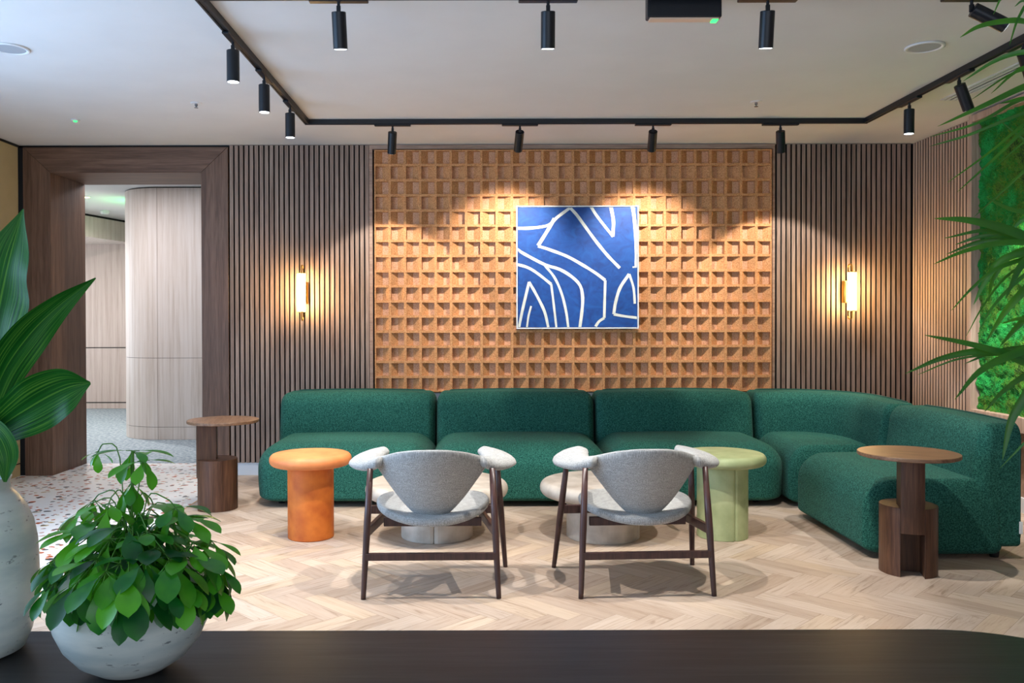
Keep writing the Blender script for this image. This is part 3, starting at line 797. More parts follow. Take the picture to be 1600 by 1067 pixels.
# ================================================================== SOFA
SF, SB = 5.83, 6.88
t = sofa = thing('sectional_sofa', 'long dark green boucle sectional sofa turning the right corner', 'sofa', (.8, 6.3, 0))
def so_link(name, bm, mat, parent=None):
    bmesh.ops.translate(bm, verts=bm.verts[:], vec=(-.8, -6.3, 0)); return link(name, bm, mat, parent or sofa, True)
SH = .425; BH = .735
def seat(x0, x1, y0, y1, fn=None, rx0=.16, rx1=.16, ry0=.20, rz=.16, zb=.022):
    bm = B()
    cx, cy = (x0+x1)/2, (y0+y1)/2
    def f(x, y, z):
        k = (z-zb)/(SH-zb)
        bul = .012*math.sin(PI*max(0, min(1, k)))
        u = (x-cx)/((x1-x0)/2); v = (y-cy)/((y1-y0)/2)
        z2 = z+(.018*(1-u*u)*(1-v*v) if k > .6 else 0)
        p = (x+bul*u, y+bul*v, z2)
        return fn(*p) if fn else p
    rbox(bm, (x0, y0, zb), (x1, y1, SH), ((rx0, rx1), (ry0, .05), (.05, rz)), 7, f)
    return so_link('seat', bm, M['boucle'])
g_ = .004
XS = [-1.55, -.337, .891, 2.119]
def back_fn(x, y, z):
    # lean back and belly
    k = (z-.30)/(BH-.30)
    return (x, y+.10*k, z)
for a, b in zip(XS, XS[1:]):
    seat(a+g_, b-g_, SF, 6.72)
def piping(path):
    bm = B(); tube(bm, path, .0055, 8); return bm
def back(x0, x1):
    bm = B()
    def f(x, y, z):
        k = (z-.06)/(BH-.06); u = (x-(x0+x1)/2)/((x1-x0)/2)
        yy = y+.12*k*(1 if y < 6.66 else .3)
        if y < 6.6 and k > .4: yy -= .02*math.sin(PI*(k-.4)/.6)*(1-u**4)
        return (x, yy, z+.012*(1-u*u)*(k > .5))
    rbox(bm, (x0+g_, 6.45, .06), (x1-g_, SB, BH-.012), ((.05, .05), (.12, .035), (.03, .085)), 7, f)
    o = so_link('backrest', bm, M['boucle'])
    e = .045; yb = SB+.025
    path = bez([(x0+g_+.012, yb-.005, .10), (x0+g_+.010, yb, .60), (x0+.05, yb-.002, BH-.012), (x0+.12, yb-.004, BH-.002), ((x0+x1)/2, yb-.004, BH+.008), (x1-.12, yb-.004, BH-.002), (x1-.05, yb-.002, BH-.012), (x1-g_-.010, yb, .60), (x1-g_-.012, yb-.005, .10)], 64)
    bm = piping(path); so_link('piping', bm, M['piping'], o) if False else None
    return o
def back_generic(name_path, y_map, length, piping_far_end=True):
    """build along s in [0,length]; y_map(s, d, z) -> world; d is distance behind the front face (0..0.43)"""
    bm = B(); BT = .43
    def f(s, d, z):
        k = max(0, (z-.06)/(BH-.06)); u = 2*s/length-1
        dd = d+.13*k*max(0, 1-d/BT)
        if d < .15 and k > .4: dd -= .02*math.sin(PI*(k-.4)/.6)*(1-u**4)
        return y_map(s, dd, z+.012*(1-u*u)*(k > .5))
    rbox(bm, (g_, 0, .06), (length-g_, BT, BH-.012), ((.06, .06), (.12, .03), (.03, .09)), 7, f)
    o = so_link('backrest', bm, M['boucle'])
    L = length; D = BT-.028; pts = []
    zt = BH-.012
    raw = [(g_+.002, .12), (g_+.002, .40), (g_+.004, zt-.10), (g_+.03, zt-.032), (g_+.09, zt-.004)]
    for i in range(9): 
        s = .12+(L-.24)*i/8; u = 2*s/L-1; raw.append((s, zt+.002+.012*(1-u*u)))
    raw += [(L-g_-.09, zt-.004), (L-g_-.03, zt-.032), (L-g_-.004, zt-.10), (L-g_-.002, .40), (L-g_-.002, .12)]
    path = bez([y_map(s, D, z) for s, z in raw], 110)
    bm = B(); tube(bm, path, .006, 8)
    bmesh.ops.translate(bm, verts=bm.verts[:], vec=(-.8, -6.3, 0)); link('piping', bm, M['piping'], o, True)
    return o
for a, b in zip(XS, XS[1:]):
    back_generic('s', (lambda a: (lambda s, d, z: (a+s, 6.45+d, z)))(a), b-a)
# corner module: back follows an arc then runs towards the camera
R0 = .40           # radius of the front face of the back
cxc, cyc = 2.235, 6.45-R0
s1 = cxc-2.119; arc = PI/2*(R0+.2); s3 = (cyc-5.63)
def corner_map(s, d, z):
    if s < s1: return (2.119+s, 6.45+d, z)
    if s < s1+arc:
        a = (s-s1)/arc*PI/2; r = R0+d*.84
        r = R0+d*(1-.28*(s-s1)/arc)
        return (cxc+r*math.sin(a)*.93, cyc+r*math.cos(a), z)
    e = s-s1-arc
    return (cxc+(R0+d*.72)*.93, cyc-e, z)
back_generic('c', corner_map, s1+arc+s3)
seat(2.119+g_, 2.86, 5.80, 6.72, rx0=.12, rx1=.05, ry0=.05)
# end module
EX0, EY0, EY1 = 2.055, 4.53, 5.62
bm = B()
def fe(x, y, z):
    u = (x-(EX0+2.78)/2)/.36; v = (y-(EY0+EY1)/2)/.54
    return (x, y, z+(.016*(1-u*u)*(1-v*v) if z > .3 else 0))
rbox(bm, (EX0, EY0, .022), (2.80, EY1-.004, SH), ((.17, .05), (.05, .14), (.05, .17)), 8, lambda x, y, z: fe(x, y, z))
o = so_link('seat', bm, M['boucle'])
def end_map(s, d, z): return (cxc+(R0+d*.72)*.93, EY0+.0+(1.085-s), z)
ob = back_generic('e', end_map, 1.085)
# seams and care tag on the end facing the camera
bm = B(); box(bm, 3.0, 3.004, EY0-.006, EY0-.003, .17, .225); ct = None
bm.free(); bm = B(); box(bm, 2.872, 2.886, EY0-.008, EY0+.012, .14, .205)
bmesh.ops.translate(bm, verts=bm.verts[:], vec=(-.8, -6.3, 0)); ct = link('care_tag', bm, M['frame_white'], ob); ct['label'] = 'small white fabric tag'
for (x, y) in ((-1.4, 6.02), (-.5, 6.02), (-.2, 6.02), (.75, 6.02), (1.0, 6.02), (1.95, 6.02), (-1.4, 6.7), (2.25, 4.72), (2.78, 4.60), (2.2, 5.5), (2.9, 6.0), (.9, 6.7)):
    bm = B(); lathe(bm, [(.022, 0), (.026, .03)], x, y, 16); so_link('foot', bm, M['black'])

# ================================================================== CLAY TABLES
def clay_table(name, label, cat, x, y, rt, ht, rb, mat, mtop, th, seam=None, group=None):
    t = thing(name, label, cat, (x, y, 0), seam or 0, group)
    bm = B(); rr = th/2
    prof = [(.01, ht-th)]+[(rt-rr*.9+rr*.9*math.cos(a), ht-rr+rr*math.sin(a)) for a in [R(-90)+PI*i/12 for i in range(13)]]+[(.01, ht)]
    lathe(bm, prof, 0, 0, 72)
    top = link('tabletop', bm, mtop, t, True)
    bm = B()
    if seam is None: lathe(bm, [(rb-.004, 0.0), (rb, .004), (rb, ht-th+.002)], 0, 0, 64)
    else:
        # two rounded halves meeting at a vertical groove
        for s in (-1, 1):
            pts = []
            for i in range(33):
                a = -PI/2+PI*i/32; pts.append((s*(.0015+rb*math.cos(a)*1.0), rb*math.sin(a)))
            pts = [(p[0], p[1]*(.985 if abs(p[0]) < .01 else 1)) for p in pts]
            prism(bm, pts, 0, ht-th+.002)
        box(bm, -.004, .004, -rb*.955, rb*.955, .001, ht-th)
    o = link('base', bm, mat, t, False); bevel(o, .006, 3)
    return t
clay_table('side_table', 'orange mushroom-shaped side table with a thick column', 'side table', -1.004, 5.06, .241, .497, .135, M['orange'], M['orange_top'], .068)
clay_table('side_table', 'pale green mushroom-shaped side table with a grooved column', 'side table', 1.442, 5.06, .250, .497, .146, M['sage'], M['sage'], .068, seam=R(14))
clay_table('coffee_table', 'low cream round coffee table behind the left armchair', 'coffee table', -.256, 5.09, .425, .325, .212, M['stone'], M['stone'], .085, seam=R(-2))
clay_table('coffee_table', 'low cream round coffee table behind the right armchair', 'coffee table', .734, 5.07, .375, .330, .216, M['stone'], M['stone'], .085, seam=R(60))

# ================================================================== WOODEN SIDE TABLES
def wood_table(label, x, y, rz, topoff=(0, 0)):
    t = thing('wooden_side_table', label, 'side table', (x, y, 0), rz, None)
    r = .136; sw = .055; zt = .344; zs = .218
    a0 = math.asin(sw/r)
    # drum with a channel open towards -y
    pts = []
    n = 48
    for i in range(n+1):
        a = -PI/2+a0+(2*PI-2*a0)*i/n; pts.append((r*math.cos(a), r*math.sin(a)))
    pts += [(-sw, .0), (sw, .0)]
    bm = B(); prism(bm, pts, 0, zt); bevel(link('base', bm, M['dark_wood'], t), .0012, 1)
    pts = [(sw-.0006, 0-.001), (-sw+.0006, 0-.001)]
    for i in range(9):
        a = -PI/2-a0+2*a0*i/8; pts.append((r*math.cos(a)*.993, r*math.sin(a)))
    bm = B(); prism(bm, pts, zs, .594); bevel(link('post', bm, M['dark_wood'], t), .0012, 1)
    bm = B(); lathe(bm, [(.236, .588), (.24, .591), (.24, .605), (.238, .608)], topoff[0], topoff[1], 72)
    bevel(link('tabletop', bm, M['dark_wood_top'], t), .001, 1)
    return t
wood_table('brown wooden round side table in front of the sofa right end', 2.179, 4.33, R(-17))
wood_table('brown wooden round side table standing by the doorway at the sofa left end', -1.80, 5.84, R(-78), (-.012, .04))

# ================================================================== ARMCHAIRS
def armchair(label):
    t = thing('armchair', label, 'armchair', (0, 0, 0), 0, 'grey armchairs facing the sofa')
    for s in (-1, 1):
        for (bx, by, tx, ty, zt) in ((.312, -.25, .283, -.205, .615), (.365, .255, .315, .115, .615)):
            P0 = Vector((s*bx, by, 0)); P1 = Vector((s*tx, ty, zt-.02)); bm = B()
            tube(bm, [P0, P0.lerp(P1, .04), P0.lerp(P1, .5), P0.lerp(P1, .62), P1], [.0115, .012, .0165, .0165, .013], 16)
            link('leg', bm, M['leg_wood'], t, True)
    def bar(name, a, b, w, h):
        a, b = Vector(a), Vector(b); d = (b-a).normalized(); s = d.cross(Vector((0, 0, 1))).normalized()*w/2; u = Vector((0, 0, h/2)); bm = B()
        vs = [bm.verts.new(p) for p in (a-s-u, a+s-u, a+s+u, a-s+u, b-s-u, b+s-u, b+s+u, b-s+u)]
        for f in ((0, 1, 2, 3), (4, 7, 6, 5), (0, 4, 5, 1), (1, 5, 6, 2), (2, 6, 7, 3), (3, 7, 4, 0)): bm.faces.new([vs[i] for i in f])
        bevel(link(name, bm, M['leg_wood'], t), .003, 2)
    bar('stretcher', (-.302, -.24, .193), (.302, -.24, .193), .02, .034)
    bar('front_rail', (-.33, .20, .315), (.33, .20, .315), .022, .042)
    bar('cross_rail', (-.236, -.05, .31), (.236, -.05, .31), .022, .042)
    for s in (-1, 1):
        bar('side_rail', (s*.296, -.232, .305), (s*.226, .19, .315), .022, .042)
    # seat cushion
    bm = B(); seg = 64; rings = []
    def zsurf(x, y): return .350+.028*min(1.2, (x/.27)**2)+.035*max(0, (y+.24)/.5)
    prof = []
    for k in range(11): prof.append((k/10, 1))
    for a in (20, 45, 70, 90, 110, 135, 160): prof.append((1+.05*math.sin(R(a)), math.cos(R(a))))
    for k in range(10, -1, -1): prof.append((k/10, -1))
    for rr_, sgn in prof:
        ring = []
        for i in range(seg):
            a = 2*PI*i/seg; rr2 = max(rr_, .002)
            x = .262*rr2*math.cos(a); y = .012+.255*rr2*math.sin(a)
            ring.append(bm.verts.new((x, y, zsurf(x, y)+.02*sgn+(.008*(1-min(1, rr_)**2) if sgn == 1 else -.004*(1-min(1, rr_)**2)*(sgn == -1)))))
        rings.append(ring)
    for a, b in zip(rings, rings[1:]):
        for i in range(seg): bm.faces.new((a[i], a[(i+1) % seg], b[(i+1) % seg], b[i]))
    bm.faces.new(rings[0]); bm.faces.new(rings[-1])
    link('seat', bm, M['weave'], t, True)
    # back shell
    def interp(tab, v):
        for (a, fa), (b, fb) in zip(tab, tab[1:]):
            if v <= b: 
                k = (v-a)/(b-a); return fa+(fb-fa)*k
        return tab[-1][1]
    top = [(0, .697), (.075, .694), (.15, .680), (.20, .662), (.24, .645), (.275, .636)]
    bot = [(0, .346), (.04, .352), (.071, .368), (.108, .400), (.155, .452), (.185, .492), (.24, .565), (.262, .594), (.275, .606)]
    def sm(tab, v): return sum(interp(tab, abs(v+o)) for o in (-.016, -.008, 0, .008, .016))/5
    def yshell(x, z): return -.315+.16*(x/.275)**2+.42*max(0, .69-z)
    bm = B(); NU, NV = 44, 18; TH = .017; layers = []
    for side in (1, -1):
        g = []
        for i in range(NU+1):
            u = math.sin(PI/2*(2*i/NU-1)); x = .275*u; zt_, zb_ = sm(top, x), sm(bot, x); col = []
            for j in range(NV+1):
                v = .5-.5*math.cos(PI*j/NV); z = zb_+(zt_-zb_)*v
                e = min(1, math.sqrt(max(0, 1-(2*v-1)**2))*1.35)*min(1, math.sqrt(max(0, 1-u**2))*3+.55)
                # fuller at the top edge
                col.append(bm.verts.new((x, yshell(x, z)+side*TH*e*(1.0+.25*v), z+.0)))
            g.append(col)
        layers.append(g)
        for i in range(NU):
            for j in range(NV): bm.faces.new((g[i][j], g[i+1][j], g[i+1][j+1], g[i][j+1]))
    a, b = layers
    for i in range(NU):
        for j in (0, NV): bm.faces.new((a[i][j], a[i+1][j], b[i+1][j], b[i][j]))
    for j in range(NV):
        for i in (0, NU): bm.faces.new((a[i][j], a[i][j+1], b[i][j+1], b[i][j]))
    bmesh.ops.remove_doubles(bm, verts=bm.verts[:], dist=.0008)
    link('backrest', bm, M['weave'], t, True)
    for s in (-1, 1):
        path = bez([(s*.240, -.215, .624), (s*.280, -.165, .607), (s*.315, -.08, .606), (s*.318, .01, .610), (s*.292, .10, .614), (s*.255, .155, .616)], 30)
        n = len(path); rad = []
        for i in range(n):
            k = i/(n-1)
            wv = interp([(0, .022), (.12, .030), (.3, .064), (.5, .086), (.7, .088), (.85, .076), (.93, .056), (.98, .030), (1.0, .006)], k)
            rad.append(wv)
        bm = B(); seg = 20; rings = []
        for i, p in enumerate(path):
            d = path[min(i+1, n-1)]-path[max(i-1, 0)]; d.z = 0; d.normalize(); sd = Vector((d.y, -d.x, 0)); tz = -.20*s if d.y > 0 else 0; sd.z = tz
            th = .028*min(1, (rad[i]/.03)**.6)
            rings.append([bm.verts.new(p+sd*rad[i]*math.copysign(abs(math.cos(q_))**.85, math.cos(q_))+Vector((0, 0, th*math.sin(q_)*(1.05 if math.sin(q_) > 0 else 1.0)))) for q_ in [2*PI*k/seg for k in range(seg)]])
        for r0, r1 in zip(rings, rings[1:]):
            for k in range(seg): bm.faces.new((r0[k], r0[(k+1) % seg], r1[(k+1) % seg], r1[k]))
        bm.faces.new(rings[0]); bm.faces.new(rings[-1])
        link('armrest', bm, M['weave'], t, True)
    return t
ch = armchair('grey fabric armchair with dark wooden legs, left one of the pair')
ch.location = (-.2285, 4.165, 0); ch.rotation_euler.z = R(.8)
def copy_tree(o, parent=None):
    c = o.copy(); C.objects.link(c); c.parent = parent
    for k in [x for x in C.objects if x.parent == o]: copy_tree(k, c)
    return c
c2 = copy_tree(ch); c2['label'] = 'grey fabric armchair with dark wooden legs, right one of the pair'
c2.location = (.762, 4.18, 0); c2.rotation_euler.z = R(3.2)

# ================================================================== NEAR TABLE
TT = .75
pts = []
x0, x1, y0, y1, rr = -1.9, 1.02, .45, 1.447, .26
for cx, cy, a0 in ((x1-rr, y1-rr, 0), (x0+.05, y1-.05, 90), (x0+.05, y0+.05, 180), (x1-rr, y0+rr, 270)):
    r_ = rr if cx > 0 else .05
    for i in range(15):
        a = R(a0+90*i/14); pts.append((cx+r_*math.cos(a), cy+r_*math.sin(a)))
t = thing('table', 'dark stained wooden table with a rounded corner in the near foreground', 'table', (0, 0, 0))
bm = B(); prism(bm, pts, TT-.035, TT); bevel(link('tabletop', bm, M['table_top'], t), .002, 2)
for (x, y) in ((-1.7, .6), (-1.7, 1.3), (.75, .65), (.75, 1.25)):
    bm = B(); tube(bm, [(x, y, 0), (x, y, TT-.036)], [.022, .03], 16); link('leg', bm, M['leg_wood'], t, True)

# ================================================================== BOWL WITH UMBRELLA PLANT
bx, by = -.525, 1.285
t = thing('plant_bowl', 'squat speckled white ceramic bowl on the dark table', 'planter', (bx, by, TT+.0005))
prof = [(.01, 0), (.040, 0), (.052, .004), (.078, .018), (.098, .038), (.110, .060), (.1135, .076), (.111, .094), (.102, .112), (.088, .127), (.076, .135), (.072, .137), (.068, .133), (.070, .122), (.066, .118), (.01, .118)]
prof = [(a, b*1.22) for a, b in prof]
bm = B(); lathe(bm, prof, 0, 0, 72); link('bowl', bm, M['ceramic'], t, True)
bm = B(); lathe(bm, [(.01, .1445), (.067, .1445), (.05, .1495), (.01, .152)], 0, 0, 32); link('soil', bm, M['soil'], t, True)

def leaf(bm, base, d, up, L, W, fold=.25, curl=.3, shape='ob', nseg=7, tone=None):
    """one leaf: grows from base along d, bending towards -up by curl"""
    d = Vector(d).normalized(); up = Vector(up); up = (up-d*up.dot(d)).normalized(); s = d.cross(up).normalized()
    rows = []; p = Vector(base); dirn = d.copy()
    for i in range(nseg+1):
        k = i/nseg
        if shape == 'ob': wv = (W*math.sin(PI*k**1.7)**.72 if 0 < i < nseg else .0008)
        elif shape == 'strap': wv = W*(min(1, k*5)**.7)*(1-k**3)**.8+.0004
        else: wv = W*(math.sin(PI*min(1, k*.93+.05))**.9)+.0004
        nrm = s.cross(dirn).normalized()
        rows.append((p-s*wv+nrm*wv*fold, p.copy(), p+s*wv+nrm*wv*fold))
        dirn = (dirn-up*curl/nseg).normalized(); up2 = (up-dirn*up.dot(dirn))
        p = p+dirn*L/nseg
    vs = [[bm.verts.new(q_) for q_ in r] for r in rows]
    for a, b in zip(vs, vs[1:]):
        for j in (0, 1):
            f = bm.faces.new((a[j], a[j+1], b[j+1], b[j]))
            if tone is not None:
                lay = bm.loops.layers.float_color['tone']
                for l in f.loops: l[lay] = (tone, tone, tone, 1)

rp = random.Random(34)
t = thing('umbrella_plant', 'bushy green umbrella plant growing in the speckled white bowl', 'plant', (bx, by, TT+.1525))
org = Vector((bx, by, TT+.1525))
whorls = [(206, 703, .0, .8, 6), (152, 704, .02, .45, 5), (222, 718, -.01, .8, 6), (204, 752, .0, .7, 7), (130, 795, .03, .8, 7), (168, 786, -.02, .9, 7), (158, 812, .0, 1.0, 8),
          (238, 788, .01, .9, 7), (272, 792, -.02, .9, 7), (255, 815, .03, 1.0, 8), (289, 806, .01, 1.0, 7), (197, 822, -.05, 1.15, 8), (135, 826, -.03, 1.05, 8),
          (112, 846, .02, 1.0, 7), (176, 868, -.05, 1.15, 8), (225, 856, .02, 1.1, 8), (262, 862, .0, 1.0, 7), (300, 848, -.03, 1.15, 8), (328, 844, .0, .75, 6),
          (238, 894, -.06, 1.15, 8), (132, 896, -.05, 1.15, 8), (104, 884, .0, .9, 7), (78, 900, .03, .7, 6), (84, 932, -.02, .85, 7), (163, 916, -.07, 1.15, 8), (198, 918, -.06, 1.1, 8),
          (205, 940, -.07, 1.1, 7), (286, 930, -.06, .95, 8), (322, 915, -.02, 1.0, 7), (338, 906, .03, .8, 6), (330, 938, -.01, .9, 6), (255, 935, -.07, 1.05, 7), (120, 932, -.06, 1.05, 7),
          (268, 898, -.05, 1.1, 8), (300, 890, .0, 1.1, 8), (150, 860, .02, 1.1, 8), (215, 800, .03, .9, 7), (190, 860, .03, 1.1, 8), (180, 836, .04, 1.1, 8), (245, 840, .05, 1.1, 8), (280, 850, .05, 1.1, 8), (110, 905, .05, 1.0, 8), (145, 780, .05, .7, 6),
          (150, 872, -.09, 1.05, 7), (185, 880, -.1, 1.1, 7), (225, 876, -.1, 1.1, 7), (262, 874, -.09, 1.05, 7), (120, 864, -.05, 1.05, 7), (292, 866, -.05, 1.05, 7), (205, 862, -.08, 1.1, 8), (240, 856, -.06, 1.0, 8), (170, 842, -.06, 1.0, 8), (228, 832, -.05, .9, 8)]
bl = B(); bs = B(); bl.loops.layers.float_color.new('tone')
for (x, y, dy, sc_, n) in whorls:
    c = at(x, y, by+dy)-org
    if c.z < -.002 and y > 885:          # hangs outside the bowl
        dx_ = c.x; c = at(x, y-24, by-math.sqrt(max(.0004, .122**2-min(dx_**2, .0145))))-org
    out = Vector((c.x, c.y*.9-.02, 0)); L0 = out.length
    outn = out.normalized() if L0 > .005 else Vector((0, -1, 0))
    a0 = rp.random()*6.28; wt_ = rp.random() if sc_ > .95 else .4+.6*rp.random()
    for i in range(n):
        a = a0+2*PI*i/n+rp.uniform(-.25, .25)
        el = R(rp.uniform(-74, -22) if y > 885 or sc_ < .75 else rp.uniform(-58, 12))
        d = Vector((math.cos(a)*math.cos(el), math.sin(a)*math.cos(el), math.sin(el)))+outn*(.28 if c.z > 0 else .5)*min(1, L0/.08)
        L = .054*sc_*rp.uniform(.8, 1.2); tone = (wt_+rp.uniform(-.15, .15))
        st = c+d.normalized()*.012*sc_
        tube(bs, [c, st], .0007, 5)
        leaf(bl, st, d, Vector((0, 0, 1)), L, L*rp.uniform(.21, .26), .2, rp.uniform(.2, .8), 'ob', 9, tone)
    root = Vector((rp.uniform(-.02, .02), rp.uniform(-.02, .02), 0))
    if abs(x-205) < 25 and y < 830: mid = Vector((at(203, 830, by)-org)); pathp = [root, mid*.9, c]
    else: pathp = [root, Vector((c.x*.35, c.y*.35, max(.05, c.z+.02)*.75+.02)), Vector((c.x*.8, c.y*.8, c.z+.012)), c]
    tube(bs, bez(pathp, 12), .0010, 6)
tube(bs, bez([(0, 0, -.004), at(200, 900, by)-org, at(204, 800, by)-org, at(206, 703, by)-org], 16), [.0036]*12+[.0022]*20 if False else .0026, 8)
for x in (262, 277): tube(bs, [Vector((at(x, 880, by).x-bx, .01, 0)), at(x-8, 812, by+.01)-org], .0022, 8)
link('foliage', bl, M['umbrella_leaf'], t, True); link('stem', bs, M['umbrella_stem'], t, True)

# ================================================================== VASE WITH BROAD LEAVES
vx, vy = -.806, 1.35
t = thing('vase', 'tall speckled white ceramic vase at the left picture edge', 'vase', (vx, vy, TT+.0005))
prof = [(.01, 0), (.062, 0), (.075, .006), (.085, .03), (.094, .07), (.0965, .11), (.095, .15), (.0935, .175), (.088, .205), (.078, .23), (.064, .25), (.056, .258), (.054, .27), (.057, .278), (.052, .278), (.049, .262), (.047, .24), (.01, .235)]
bm = B(); lathe(bm, prof, 0, 0, 72); link('body', bm, M['ceramic'], t, True)
t = thing('broad_leaf_plant', 'plant with large broad striped green leaves standing in the tall vase', 'plant', (vx, vy, TT+.24))
org = Vector((vx, vy, TT+.24))
def broad(bm, uvl, pts, widths, yoff, fold, twist=0, Y0=1.33):
    """pts: outline spine in the picture at depth Y0+yoff_i"""
    P = [at(x, y, Y0+o)-org for (x, y), o in zip(pts, yoff)]
    c = bez(P, 36); n = len(c); wt = bez([(i, w_, 0) for i, w_ in enumerate(widths)], 36)
    NC = 8; rows = []
    for i, p in enumerate(c):
        d = (c[min(i+1, n-1)]-c[max(i-1, 0)]).normalized()
        s = d.cross(Vector((math.sin(twist), -math.cos(twist), 0))).normalized(); nr = s.cross(d).normalized()
        wv = max(.0006, wt[min(i, len(wt)-1)].y/FPX*Y0)
        row = []
        for j in range(NC+1):
            u = 2*j/NC-1
            row.append((p+s*wv*u+nr*wv*(fold*abs(u)**1.4)+nr*.004*math.sin(i*.7+u*2)*abs(u)*wv/.04, (u*.5+.5, i/n)))
        rows.append(row)
    vs = [[bm.verts.new(r[0]) for r in row] for row in rows]
    for i in range(n-1):
        for j in range(NC):
            f = bm.faces.new((vs[i][j], vs[i][j+1], vs[i+1][j+1], vs[i+1][j]))
            for l, (a, b) in zip(f.loops, ((i, j), (i, j+1), (i+1, j+1), (i+1, j))): l[uvl].uv = rows[a][b][1]
bm = B(); uvl = bm.loops.layers.uv.new('UVMap')
broad(bm, uvl, [(-58, 790), (-40, 690), (-18, 580), (2, 480), (16, 410), (38, 325)], [6, 22, 46, 56, 44, 1], [0, 0, .02, .02, .02, .02], .25, -.2)
broad(bm, uvl, [(-58, 790), (-30, 690), (2, 590), (45, 525), (95, 475), (150, 433)], [5, 14, 26, 28, 17, 1], [0, -.02, -.04, -.05, -.05, -.05], .5, .5)
broad(bm, uvl, [(-58, 790), (-40, 725), (-5, 672), (55, 632), (105, 606), (141, 597)], [5, 12, 24, 40, 33, 2], [0, -.02, -.05, -.07, -.08, -.08], .3, .15)
broad(bm, uvl, [(-58, 790), (-60, 720), (-40, 680), (-10, 675), (8, 710), (6, 752)], [5, 10, 18, 22, 20, 2], [0, -.02, -.06, -.09, -.1, -.1], .3, .1)
broad(bm, uvl, [(-58, 790), (-75, 660), (-70, 520), (-50, 400), (-25, 330)], [6, 30, 55, 45, 1], [0, .03, .05, .06, .06], .25, .2)
broad(bm, uvl, [(-58, 790), (-100, 680), (-150, 600), (-210, 560)], [6, 30, 34, 1], [0, .03, .05, .06], .25, -.2)
link('foliage', bm, M['broad_leaf'], t, True)

# ================================================================== PALM (right edge)
pxx, pyy = 2.02, 2.62
t = thing('planter', 'charcoal planter holding the tall palm', 'planter', (pxx, pyy, 0))
bm = B(); lathe(bm, [(.01, 0), (.17, 0), (.18, .01), (.21, .44), (.21, .45), (.195, .45), (.19, .41), (.01, .41)], 0, 0, 48); bevel(link('pot', bm, M['pot_dark'], t, False), .002)
bm = B(); lathe(bm, [(.01, .411), (.188, .411), (.1, .425), (.01, .43)], 0, 0, 32); link('soil', bm, M['soil'], t, True)
t = thing('palm', 'tall palm with slender arching strap leaves reaching in from the right edge', 'plant', (pxx, pyy, .43))
org = Vector((pxx, pyy, .43))
bl = B(); bs = B()
def blade(pts, wpx, Yc, dz=0.0, seed=0):
    rr = random.Random(seed*13+5)
    n0 = len(pts); P = []
    for i, (x, y) in enumerate(pts):
        k = i/(n0-1); P.append(at(x, y, Yc+dz*k)-org)      # first point is the root side
    c = bez(P, 22); n = len(c); tw = rr.uniform(-.5, .5)
    rows = []
    for i, p in enumerate(c):
        k = i/(n-1); d = (c[min(i+1, n-1)]-c[max(i-1, 0)]).normalized()
        s = d.cross(Vector((math.sin(tw), -math.cos(tw), 0))).normalized(); nr = s.cross(d).normalized()
        wv = wpx/FPX*Yc*.5*(min(1, .35+k*2.2))*(1-k**2.6)**.75+.0004
        rows.append([bl.verts.new(p-s*wv+nr*wv*.4), bl.verts.new(p), bl.verts.new(p+s*wv+nr*wv*.4)])
    for a, b in zip(rows, rows[1:]):
        for j in (0, 1): bl.faces.new((a[j], a[j+1], b[j+1], b[j]))
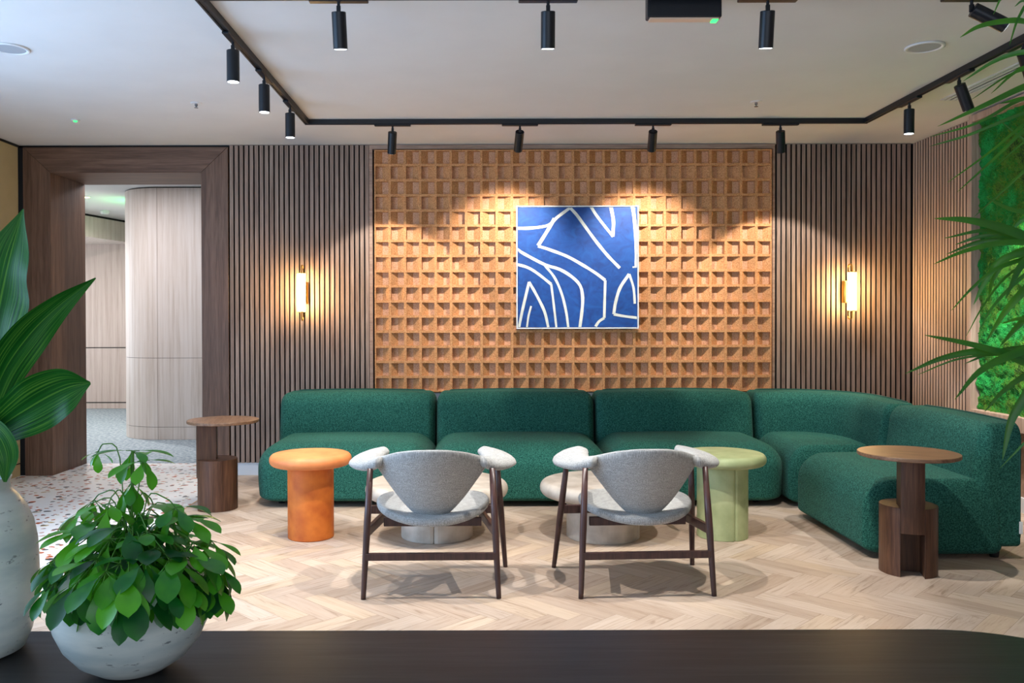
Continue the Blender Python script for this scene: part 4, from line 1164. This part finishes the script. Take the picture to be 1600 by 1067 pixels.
fans = {  # fan hub: blades in order root -> tip, width
 'a': ((1660, 60), 2.45, [([(1600, 38), (1560, 38), (1525, 46), (1498, 62)], 9), ([(1612, 10), (1590, 30), (1575, 75)], 5), ([(1620, -25), (1570, -8), (1550, 26)], 5), ([(1640, 30), (1600, 6), (1583, 14)], 5)]),
 'b': ((1680, 90), 2.5, [([(1625, 86), (1590, 86), (1550, 100), (1503, 130)], 9), ([(1640, 100), (1590, 112), (1547, 149)], 7), ([(1640, 105), (1580, 118), (1517, 158)], 4)]),
 'c': ((1690, 130), 2.6, [([(1640, 128), (1600, 138), (1535, 168), (1464, 200)], 11), ([(1640, 150), (1590, 160), (1525, 195), (1452, 216)], 6), ([(1640, 162), (1570, 190), (1510, 214), (1451, 231)], 6),
        ([(1640, 165), (1600, 195), (1545, 240), (1480, 287)], 5), ([(1640, 180), (1605, 200), (1550, 252), (1495, 302)], 6), ([(1650, 200), (1605, 220), (1555, 262)], 4), ([(1650, 225), (1600, 268), (1560, 305), (1521, 341)], 6), ([(1640, 240), (1590, 215), (1555, 185)], 4), ([(1640, 158), (1600, 157), (1560, 165)], 9)]),
 'd': ((1640, 375), 2.35, [([(1610, 374), (1560, 357), (1510, 346), (1459, 343)], 15), ([(1605, 372), (1540, 362), (1475, 374)], 8), ([(1600, 374), (1540, 370), (1492, 384)], 9), ([(1600, 376), (1530, 380), (1478, 399)], 9), ([(1605, 380), (1560, 382), (1506, 394), (1459, 414)], 9),
        ([(1640, 340), (1580, 330), (1540, 311)], 9), ([(1630, 395), (1560, 420), (1520, 450), (1486, 487)], 7), ([(1640, 390), (1570, 405), (1540, 440), (1521, 478)], 12), ([(1630, 385), (1580, 400), (1550, 440), (1545, 475)], 10), ([(1620, 400), (1570, 435), (1535, 480), (1509, 528)], 5),
        ([(1640, 400), (1590, 440), (1552, 480), (1530, 518)], 6), ([(1650, 420), (1600, 455), (1568, 490), (1540, 537)], 16), ([(1660, 450), (1610, 490), (1585, 515), (1562, 543)], 16), ([(1640, 360), (1600, 345), (1572, 372)], 8), ([(1650, 400), (1600, 410), (1570, 470)], 16)]),
 'e': ((1660, 570), 2.4, [([(1620, 575), (1560, 552), (1505, 537), (1444, 525)], 12), ([(1620, 566), (1545, 550), (1475, 560), (1415, 585)], 13), ([(1580, 556), (1500, 562), (1434, 587)], 4), ([(1630, 545), (1560, 550), (1507, 570)], 8),
        ([(1640, 540), (1580, 556), (1530, 582), (1492, 626)], 14), ([(1650, 570), (1600, 590), (1565, 615), (1539, 645)], 10), ([(1640, 560), (1600, 625), (1580, 660), (1567, 721)], 17), ([(1650, 640), (1605, 690), (1563, 734)], 5), ([(1640, 600), (1600, 560), (1560, 555)], 8), ([(1650, 520), (1600, 500), (1565, 507)], 8)]),
}
k = 0
for key, (hub, Yc, blades) in fans.items():
    hubp = at(hub[0], hub[1], Yc)-org
    for pts, wp_ in blades:
        blade([hub]+pts, wp_, Yc, ((k % 5)-2)*.04, k); k += 1
    # hidden side of the fan
    for i in range(7):
        a = R(-70+i*25); d = Vector((math.cos(a)*.8, .3*math.sin(i*2.1), math.sin(a)))
        leaf(bl, hubp, d, Vector((0, 0, 1)), .34, .012, .3, .9, 'strap', 8)
    tube(bs, bez([Vector((0.02*(k % 3), 0, 0)), Vector((.02*(k % 3), .01, hubp.z*.55)), hubp], 14), .006, 8)
link('foliage', bl, M['palm_leaf'], t, True); link('stem', bs, M['umbrella_stem'], t, True)
